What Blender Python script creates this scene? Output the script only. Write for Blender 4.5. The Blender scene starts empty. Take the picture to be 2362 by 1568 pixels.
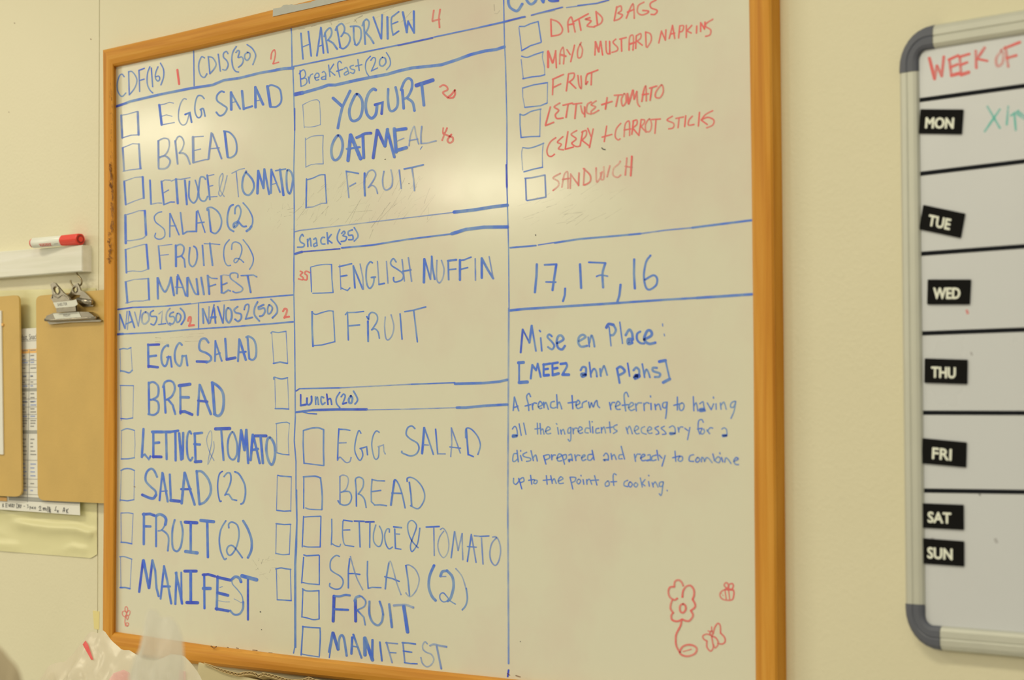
import bpy, bmesh, math, random
from mathutils import Vector, Matrix, noise
random.seed(5)
SC = bpy.context.scene
COL = SC.collection
# ------------------------------------------------------------ camera, world, lights, exposure
FP = 5000.0                      # focal length in pixels of the 2362 px wide frame
CW, CH = 2362.0, 1568.0
DIST = 1.77203                   # camera to wall, metres
EYE = 1.55                       # camera height
R0 = Vector((0.67923819, 0.00441547, 0.73390461))
R1 = Vector((-0.03137445, 0.99924245, 0.0230256))
R2 = Vector((-0.73324697, -0.03866572, 0.67886217))
def w2b(v): return Vector((v[0], v[2], -v[1]))
cam_d = bpy.data.cameras.new('camera'); cam = bpy.data.objects.new('camera', cam_d); COL.objects.link(cam)
rx, up, bk = w2b(R0), -w2b(R1), -w2b(R2)
M = Matrix((rx, up, bk)).transposed().to_4x4(); M.translation = Vector((0, -DIST, EYE)); cam.matrix_world = M
cam_d.sensor_width = 36.0; cam_d.lens = FP / CW * 36.0; cam_d.clip_start = 0.05; cam_d.clip_end = 60
cam_d.dof.use_dof = True; cam_d.dof.focus_distance = 2.86; cam_d.dof.aperture_fstop = 6.5; cam_d.dof.aperture_blades = 7
SC.camera = cam
SC.view_settings.view_transform = 'Standard'; SC.view_settings.look = 'None'
SC.view_settings.gamma = 1.0; SC.view_settings.exposure = 0.0; SC.view_settings.use_curve_mapping = False
W = bpy.data.worlds.new('room_light'); SC.world = W; W.use_nodes = True
W.node_tree.nodes['Background'].inputs[0].default_value = (1.0, 0.93, 0.72, 1)
W.node_tree.nodes['Background'].inputs[1].default_value = 0.44
def lamp(x, y, power, sx=1.15, sy=0.55):
    d = bpy.data.lights.new('ceiling_or_fill_light', 'AREA'); d.shape = 'RECTANGLE'; d.size = sx; d.size_y = sy
    d.energy = power; d.color = (1.0, 0.90, 0.66)
    o = bpy.data.objects.new('ceiling_or_fill_light', d); o.location = (x, y, EYE + 1.5); COL.objects.link(o)
lamp(-9.34, -4.39, 28, 1.0, 0.5)
lamp(-10.1, -7.46, 84, 1.0, 0.7)
lamp(-12.7, -5.0, 205)  # added fill far to the left, unseen, lifts the left side
lamp(-5.18, -5.61, 118, 1.1, 0.8)
lamp(-7.1, -2.49, 34)  # added unseen lamp, strengthens the light on the left
lamp(-1.36, -8.0, 105)  # added behind the camera to even out the wall light
lamp(0.95, -4.87, 38)  # added fill for the right side, no fixture in view
lamp(-3.7, -1.3, 19, 1.2, 0.3)
lamp(-1.3, -1.3, 15, 1.2, 0.3)

# ------------------------------------------------------------ helpers
def P(u, v, h=0.0):
    """photograph pixel -> the point it shows on a plane h metres in front of the wall"""
    a, b = (u - CW / 2) / FP, (v - CH / 2) / FP
    d = R0 * a + R1 * b + R2
    t = (DIST - h) / d[2]
    return Vector((t * d[0], -h, EYE - t * d[1]))
def lin(c): 
    c /= 255.0
    return c / 12.92 if c <= 0.04045 else ((c + 0.055) / 1.055) ** 2.4
ILL = (0.85, 0.76, 0.56)
def alb(r, g, b, k=1.0):
    """surface colour that reads as the given sRGB under the room's warm light"""
    return tuple(min(0.95, lin(c) / e / k) for c, e in zip((r, g, b), ILL)) + (1,)
def obj(name, verts, faces, mat, parent=None, smooth=False, label=None):
    me = bpy.data.meshes.new(name); me.from_pydata([tuple(v) for v in verts], [], faces)
    if smooth: me.polygons.foreach_set('use_smooth', [True] * len(me.polygons))
    me.materials.append(mat); me.update()
    o = bpy.data.objects.new(name, me); COL.objects.link(o)
    if parent: o.parent = parent
    if label: o['label'] = label
    return o
def bmobj(name, bm, mat, parent=None, smooth=False, label=None):
    bmesh.ops.recalc_face_normals(bm, faces=bm.faces)
    me = bpy.data.meshes.new(name); bm.to_mesh(me); bm.free()
    if smooth: me.polygons.foreach_set('use_smooth', [True] * len(me.polygons))
    me.materials.append(mat)
    o = bpy.data.objects.new(name, me); COL.objects.link(o)
    if parent: o.parent = parent
    if label: o['label'] = label
    return o
def tag(o, label, cat, group=None):
    o['label'] = label; o['category'] = cat
    if group: o['group'] = group
    return o
def thing(name, loc, label, cat, group=None):
    o = bpy.data.objects.new(name, None); o.location = loc; COL.objects.link(o); o.empty_display_size = 0.02
    return tag(o, label, cat, group)
def adopt(root):
    """children were modelled in room coordinates: keep them there"""
    inv = Matrix.Translation(-root.location)
    for c in root.children: c.matrix_parent_inverse = inv
def prism(pts, d0, d1, bm=None, holes=()):
    """outline (list of (x, z) world points at depth d1) extruded back to d0"""
    bm = bm or bmesh.new()
    es = []
    for ring in (pts, *holes):
        vs = [bm.verts.new((x, -d1, z)) for x, z in ring]
        es += [bm.edges.new((vs[i], vs[(i + 1) % len(vs)])) for i in range(len(vs))]
    r = bmesh.ops.triangle_fill(bm, use_beauty=True, use_dissolve=False, edges=es)
    fs = [g for g in r['geom'] if isinstance(g, bmesh.types.BMFace)]
    e = bmesh.ops.extrude_face_region(bm, geom=fs)
    for v in e['geom']:
        if isinstance(v, bmesh.types.BMVert): v.co.y = -d0
    return bm
def px(pts, h): return [(p.x, p.z) for p in (P(u, v, h) for u, v in pts)]
def pxprism(pts, h0, h1, bm=None, holes=()): return prism(px(pts, h1), h0, h1, bm, [px(q, h1) for q in holes])
def box(bm, x0, x1, y0, y1, z0, z1):
    v = [bm.verts.new((x, y, z)) for x in (x0, x1) for y in (y0, y1) for z in (z0, z1)]
    for f in ((0, 1, 3, 2), (4, 6, 7, 5), (0, 4, 5, 1), (2, 3, 7, 6), (0, 2, 6, 4), (1, 5, 7, 3)):
        bm.faces.new([v[i] for i in f])
    return bm
def rounded(pts, r, n=5):
    """round the corners of a polygon given in pixels"""
    out = []
    N = len(pts)
    for i in range(N):
        a, b, c = Vector(pts[i - 1]), Vector(pts[i]), Vector(pts[(i + 1) % N])
        rr = r[i] if isinstance(r, (list, tuple)) else r
        if rr <= 0: out.append(tuple(b)); continue
        p, q = b + (a - b).normalized() * rr, b + (c - b).normalized() * rr
        for k in range(n + 1):
            t = k / n
            out.append(tuple(p * (1 - t) ** 2 + b * 2 * t * (1 - t) + q * t * t))
    return out
def catmull(pts, n=6):
    if len(pts) < 3: return pts
    closed = pts[0] == pts[-1]
    q = ([pts[-2]] if closed else [pts[0]]) + pts + ([pts[1]] if closed else [pts[-1]])
    out = []
    for i in range(1, len(q) - 2):
        p0, p1, p2, p3 = q[i - 1:i + 3]
        for k in range(n):
            t = k / n
            out.append(tuple(0.5 * (2 * b + (c - a) * t + (2 * a - 5 * b + 4 * c - d) * t * t + (3 * b - a - 3 * c + d) * t ** 3)
                             for a, b, c, d in zip(p0, p1, p2, p3)))
    out.append(pts[-1])
    return out
def tube(path, r, n=10, bm=None, radii=None):
    bm = bm or bmesh.new(); rings = []
    up0 = Vector((0.3, 0.9, 0.2)).normalized()
    for i, p in enumerate(path):
        p = Vector(p); a = Vector(path[max(i - 1, 0)]); b = Vector(path[min(i + 1, len(path) - 1)])
        t = (b - a).normalized(); s = t.cross(up0).normalized(); u = s.cross(t)
        rr = radii[i] if radii else r
        rings.append([bm.verts.new(p + (s * math.cos(2 * math.pi * k / n) + u * math.sin(2 * math.pi * k / n)) * rr) for k in range(n)])
    for A, B in zip(rings, rings[1:]):
        for k in range(n): bm.faces.new((A[k], A[(k + 1) % n], B[(k + 1) % n], B[k]))
    bm.faces.new(rings[0][::-1]); bm.faces.new(rings[-1])
    return bm
# ------------------------------------------------------------ materials
def nt(name):
    m = bpy.data.materials.new(name); m.use_nodes = True
    return m, m.node_tree.nodes, m.node_tree.links, m.node_tree.nodes['Principled BSDF']
def setp(b, **k):
    for a, v in k.items(): b.inputs[a.replace('_', ' ')].default_value = v
def plain(name, col, rough=0.5, metal=0.0, spec=0.5, bump=0, bscale=200, var=0.0, vscale=8):
    m, N, L, b = nt(name)
    setp(b, Base_Color=col, Roughness=rough, Metallic=metal); b.inputs['Specular IOR Level'].default_value = spec
    tc = N.new('ShaderNodeTexCoord')
    if bump:
        n = N.new('ShaderNodeTexNoise'); n.inputs['Scale'].default_value = bscale; n.inputs['Detail'].default_value = 3
        L.new(tc.outputs['Object'], n.inputs['Vector'])
        bp = N.new('ShaderNodeBump'); bp.inputs['Strength'].default_value = bump; bp.inputs['Distance'].default_value = 0.001
        L.new(n.outputs['Fac'], bp.inputs['Height']); L.new(bp.outputs['Normal'], b.inputs['Normal'])
    if var:
        n = N.new('ShaderNodeTexNoise'); n.inputs['Scale'].default_value = vscale; n.inputs['Detail'].default_value = 4
        L.new(tc.outputs['Object'], n.inputs['Vector'])
        mx = N.new('ShaderNodeMix'); mx.data_type = 'RGBA'
        mx.inputs['A'].default_value = tuple(c * (1 - var) for c in col[:3]) + (1,)
        mx.inputs['B'].default_value = tuple(min(0.95, c * (1 + var)) for c in col[:3]) + (1,)
        L.new(n.outputs['Fac'], mx.inputs['Factor']); L.new(mx.outputs['Result'], b.inputs['Base Color'])
    return m
def mk_wall():
    m, N, L, b = nt('wall_paint'); setp(b, Roughness=0.38); b.inputs['Specular IOR Level'].default_value = 0.4
    tc = N.new('ShaderNodeTexCoord')
    n = N.new('ShaderNodeTexNoise'); n.inputs['Scale'].default_value = 210; n.inputs['Detail'].default_value = 4; n.inputs['Roughness'].default_value = 0.55
    v = N.new('ShaderNodeTexVoronoi'); v.inputs['Scale'].default_value = 210; v.feature = 'SMOOTH_F1'
    L.new(tc.outputs['Object'], n.inputs['Vector']); L.new(tc.outputs['Object'], v.inputs['Vector'])
    a = N.new('ShaderNodeMath'); a.operation = 'MULTIPLY_ADD'; a.inputs[1].default_value = -0.5
    L.new(v.outputs['Distance'], a.inputs[0]); L.new(n.outputs['Fac'], a.inputs[2])
    bp = N.new('ShaderNodeBump'); bp.inputs['Strength'].default_value = 0.13; bp.inputs['Distance'].default_value = 0.0025
    L.new(a.outputs[0], bp.inputs['Height']); L.new(bp.outputs['Normal'], b.inputs['Normal'])
    n2 = N.new('ShaderNodeTexNoise'); n2.inputs['Scale'].default_value = 3.5; n2.inputs['Detail'].default_value = 3
    L.new(tc.outputs['Object'], n2.inputs['Vector'])
    mx = N.new('ShaderNodeMix'); mx.data_type = 'RGBA'
    mx.inputs['A'].default_value = alb(210, 196, 148); mx.inputs['B'].default_value = alb(220, 205, 158)
    L.new(n2.outputs['Fac'], mx.inputs['Factor']); L.new(mx.outputs['Result'], b.inputs['Base Color'])
    return m
def mk_wood(name, c1, c2, c3, axis):
    m, N, L, b = nt(name); setp(b, Roughness=0.5); b.inputs['Specular IOR Level'].default_value = 0.25
    tc = N.new('ShaderNodeTexCoord'); mp = N.new('ShaderNodeMapping')
    mp.inputs['Scale'].default_value = (2.5, 40, 60) if axis == 'x' else (60, 40, 2.5)
    L.new(tc.outputs['Object'], mp.inputs['Vector'])
    n = N.new('ShaderNodeTexNoise'); n.inputs['Scale'].default_value = 1.6; n.inputs['Detail'].default_value = 5; n.inputs['Distortion'].default_value = 0.4
    L.new(mp.outputs['Vector'], n.inputs['Vector'])
    r = N.new('ShaderNodeValToRGB'); e = r.color_ramp
    e.elements[0].position = 0.3; e.elements[0].color = c1; e.elements[1].position = 0.72; e.elements[1].color = c3
    k = e.elements.new(0.5); k.color = c2
    L.new(n.outputs['Fac'], r.inputs['Fac']); L.new(r.outputs['Color'], b.inputs['Base Color'])
    bp = N.new('ShaderNodeBump'); bp.inputs['Strength'].default_value = 0.12; bp.inputs['Distance'].default_value = 0.0005
    L.new(n.outputs['Fac'], bp.inputs['Height']); L.new(bp.outputs['Normal'], b.inputs['Normal'])
    return m
def mk_board(name, c, smudge, rough=0.2, amt=0.35):
    m, N, L, b = nt(name); setp(b, Roughness=rough); b.inputs['Specular IOR Level'].default_value = 0.5
    tc = N.new('ShaderNodeTexCoord')
    n = N.new('ShaderNodeTexNoise'); n.inputs['Scale'].default_value = 4.2; n.inputs['Detail'].default_value = 5; n.inputs['Roughness'].default_value = 0.6
    L.new(tc.outputs['Object'], n.inputs['Vector'])
    r = N.new('ShaderNodeValToRGB'); r.color_ramp.elements[0].position = 0.48; r.color_ramp.elements[1].position = 0.75
    r.color_ramp.elements[0].color = (0, 0, 0, 1); r.color_ramp.elements[1].color = (amt, amt, amt, 1)
    L.new(n.outputs['Fac'], r.inputs['Fac'])
    mx = N.new('ShaderNodeMix'); mx.data_type = 'RGBA'; mx.inputs['A'].default_value = c; mx.inputs['B'].default_value = smudge
    L.new(r.outputs['Color'], mx.inputs['Factor']); L.new(mx.outputs['Result'], b.inputs['Base Color'])
    n3 = N.new('ShaderNodeTexNoise'); n3.inputs['Scale'].default_value = 9; n3.inputs['Detail'].default_value = 6
    L.new(tc.outputs['Object'], n3.inputs['Vector'])
    mr = N.new('ShaderNodeMapRange'); mr.inputs['To Min'].default_value = rough * 0.8; mr.inputs['To Max'].default_value = rough * 1.35
    L.new(n3.outputs['Fac'], mr.inputs['Value']); L.new(mr.outputs['Result'], b.inputs['Roughness'])
    n4 = N.new('ShaderNodeTexNoise'); n4.inputs['Scale'].default_value = 22; n4.inputs['Detail'].default_value = 2
    L.new(tc.outputs['Object'], n4.inputs['Vector'])
    bp = N.new('ShaderNodeBump'); bp.inputs['Strength'].default_value = 0.06; bp.inputs['Distance'].default_value = 0.001
    L.new(n4.outputs['Fac'], bp.inputs['Height']); L.new(bp.outputs['Normal'], b.inputs['Normal'])
    return m
def mk_ink(name, light, dark, alpha, spread=0.2, rough=0.42):
    """marker ink: pooled and dark at the stroke ends, drier and paler along it"""
    m, N, L, b = nt(name); setp(b, Roughness=rough); b.inputs['Specular IOR Level'].default_value = 0.4
    tc = N.new('ShaderNodeTexCoord')
    n = N.new('ShaderNodeTexNoise'); n.inputs['Scale'].default_value = 46; n.inputs['Detail'].default_value = 5; n.inputs['Roughness'].default_value = 0.65
    L.new(tc.outputs['Object'], n.inputs['Vector'])
    at = N.new('ShaderNodeAttribute'); at.attribute_name = 'pool'
    s = N.new('ShaderNodeMath'); s.operation = 'MULTIPLY_ADD'; s.inputs[1].default_value = 2.6; s.inputs[2].default_value = -1.0
    L.new(n.outputs['Fac'], s.inputs[0])
    a = N.new('ShaderNodeMath'); a.operation = 'ADD'; a.use_clamp = True
    L.new(s.outputs[0], a.inputs[0]); L.new(at.outputs['Fac'], a.inputs[1])
    mx = N.new('ShaderNodeMix'); mx.data_type = 'RGBA'; mx.inputs['A'].default_value = light; mx.inputs['B'].default_value = dark
    L.new(a.outputs[0], mx.inputs['Factor']); L.new(mx.outputs['Result'], b.inputs['Base Color'])
    mr = N.new('ShaderNodeMapRange'); mr.inputs['To Min'].default_value = alpha - spread; mr.inputs['To Max'].default_value = min(1, alpha + spread * 0.6)
    L.new(a.outputs[0], mr.inputs['Value']); L.new(mr.outputs['Result'], b.inputs['Alpha'])
    return m
M_WALL = mk_wall()
WA, WB, WC = alb(186, 116, 30), alb(200, 132, 38), alb(210, 146, 52)
M_WOODX = mk_wood('frame_wood_long', WA, WB, WC, 'x'); M_WOODZ = mk_wood('frame_wood_upright', WA, WB, WC, 'z')
M_BOARD = mk_board('board_enamel', alb(214, 203, 162), alb(208, 178, 148), 0.125, 0.5)
M_PLAN = mk_board('planner_enamel', alb(201, 196, 177), alb(196, 188, 170), 0.28, 0.3)
M_ALU = plain('brushed_aluminium', alb(190, 183, 152), 0.42, 0.35, var=0.05, vscale=30)
M_CAP = plain('grey_plastic', alb(84, 84, 84), 0.45)
M_BLACK = plain('black_line', (0.006, 0.008, 0.013, 1), 0.6, spec=0.12)
M_MAG = plain('black_magnet', (0.004, 0.004, 0.0045, 1), 0.65, spec=0.12)
M_CREAM = plain('cream_print', alb(226, 220, 184), 0.5)
M_WHITEWOOD = mk_wood('white_painted_wood', alb(214, 205, 170), alb(222, 212, 178), alb(228, 218, 186), 'x')
M_HARD = plain('hardboard', alb(197, 157, 77), 0.5, bump=0.2, bscale=260, var=0.10, vscale=18)
M_HARDE = plain('hardboard_edge', alb(120, 78, 52), 0.7)
M_STEEL = plain('nickel_steel', (0.36, 0.33, 0.27, 1), 0.26, 1.0, bump=0.25, bscale=40)
M_BRASS = plain('dull_hook_metal', (0.32, 0.27, 0.17, 1), 0.35, 1.0)
M_PAPER = plain('paper', alb(222, 212, 182), 0.7, var=0.03)
M_STRIP = plain('label_paper', alb(212, 204, 172), 0.6)
M_ORANGE = plain('orange_print', alb(232, 176, 96), 0.7)
M_GREY = plain('grey_print', alb(160, 154, 132), 0.7)
M_DKINK = plain('dark_print', alb(120, 112, 100), 0.7)
M_BLPRINT = plain('blue_print', alb(150, 158, 176), 0.7)
M_TXT = plain('small_print', alb(150, 142, 124), 0.7)
M_RULE = plain('thin_rule_print', alb(130, 124, 112), 0.7)
M_TAPE = plain('duct_tape', alb(168, 162, 136), 0.32, 0.15, bump=0.3, bscale=120, var=0.08, vscale=40)
M_RED = plain('red_cap_plastic', alb(226, 62, 44), 0.3)
M_REDD = plain('dark_red_plastic', alb(150, 34, 30), 0.4)
M_BARREL = plain('marker_barrel', alb(228, 222, 188), 0.3)
M_REDP = plain('red_print', alb(214, 70, 60), 0.45)
M_CARD = plain('corrugated_card', alb(206, 176, 116), 0.8, bump=0.1, var=0.08, vscale=20)
M_CARDL = plain('pale_card_face', alb(204, 186, 134), 0.8, var=0.05, vscale=20)
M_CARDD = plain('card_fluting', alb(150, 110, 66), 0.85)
M_CARDSHADE = plain('brown_card_painted_shade', alb(92, 62, 40), 0.9)  # card brown darkened to paint the box's interior shadow
M_TABLE = plain('steel_table_top', (0.5, 0.5, 0.48, 1), 0.35, 0.8)
M_FLOOR = plain('floor_vinyl', (0.32, 0.28, 0.22, 1), 0.5, var=0.1, vscale=3)
M_STAIN = plain('yellowed_glue', alb(222, 200, 120), 0.4)
def mk_film(name, col, alpha, rough, bump, bscale, trans=0.0):
    m, N, L, b = nt(name); setp(b, Base_Color=col, Roughness=rough, Alpha=alpha)
    tc = N.new('ShaderNodeTexCoord'); n = N.new('ShaderNodeTexNoise'); n.inputs['Scale'].default_value = bscale; n.inputs['Detail'].default_value = 4
    n.inputs['Distortion'].default_value = 1.2
    L.new(tc.outputs['Object'], n.inputs['Vector'])
    bp = N.new('ShaderNodeBump'); bp.inputs['Strength'].default_value = bump; bp.inputs['Distance'].default_value = 0.01
    L.new(n.outputs['Fac'], bp.inputs['Height']); L.new(bp.outputs['Normal'], b.inputs['Normal'])
    if trans:
        tl = N.new('ShaderNodeBsdfTranslucent'); tl.inputs['Color'].default_value = col
        tp = N.new('ShaderNodeBsdfTransparent'); mx = N.new('ShaderNodeMixShader'); mx.inputs[0].default_value = alpha
        m2 = N.new('ShaderNodeMixShader'); m2.inputs[0].default_value = trans
        setp(b, Alpha=1.0)
        L.new(b.outputs[0], m2.inputs[1]); L.new(tl.outputs[0], m2.inputs[2])
        L.new(tp.outputs[0], mx.inputs[1]); L.new(m2.outputs[0], mx.inputs[2])
        L.new(mx.outputs[0], N['Material Output'].inputs['Surface'])
    return m
M_SHEET = mk_film('yellowed_plastic', alb(222, 208, 144), 0.93, 0.4, 0.12, 14)
M_BAG = mk_film('white_bag_film', alb(234, 216, 176), 0.88, 0.25, 0.18, 14, 0.45)
M_BAG2 = mk_film('thin_bag_film', alb(244, 228, 188), 0.52, 0.25, 0.3, 12, 0.5)
M_BROWN = plain('brown_paper', alb(166, 146, 104), 0.7, bump=0.4, bscale=30, var=0.15, vscale=14)
INK = {
    'b': mk_ink('blue_ink', alb(114, 154, 212), alb(58, 98, 194), 0.86, 0.24),
    'd': mk_ink('deep_blue_ink', alb(84, 124, 200), alb(48, 66, 176), 0.93, 0.12),
    'l': mk_ink('pale_blue_ink', alb(148, 170, 204), alb(100, 128, 190), 0.72, 0.28),
    'r': mk_ink('red_ink', alb(252, 132, 112), alb(244, 88, 80), 0.84, 0.2),
    'p': mk_ink('faded_red_ink', alb(250, 150, 130), alb(240, 112, 100), 0.62, 0.3),
    'g': mk_ink('ghost_smudge', alb(176, 162, 134), alb(140, 128, 118), 0.22, 0.2, 0.7),
    'k': mk_ink('black_ink', alb(100, 98, 90), alb(44, 42, 44), 0.88, 0.15),
    't': mk_ink('teal_ink', alb(158, 206, 184), alb(92, 196, 164), 0.42, 0.3),
    'n': mk_ink('bare_wood_scuff', alb(160, 110, 60), alb(84, 46, 24), 0.75, 0.3, 0.9),
}
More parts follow.
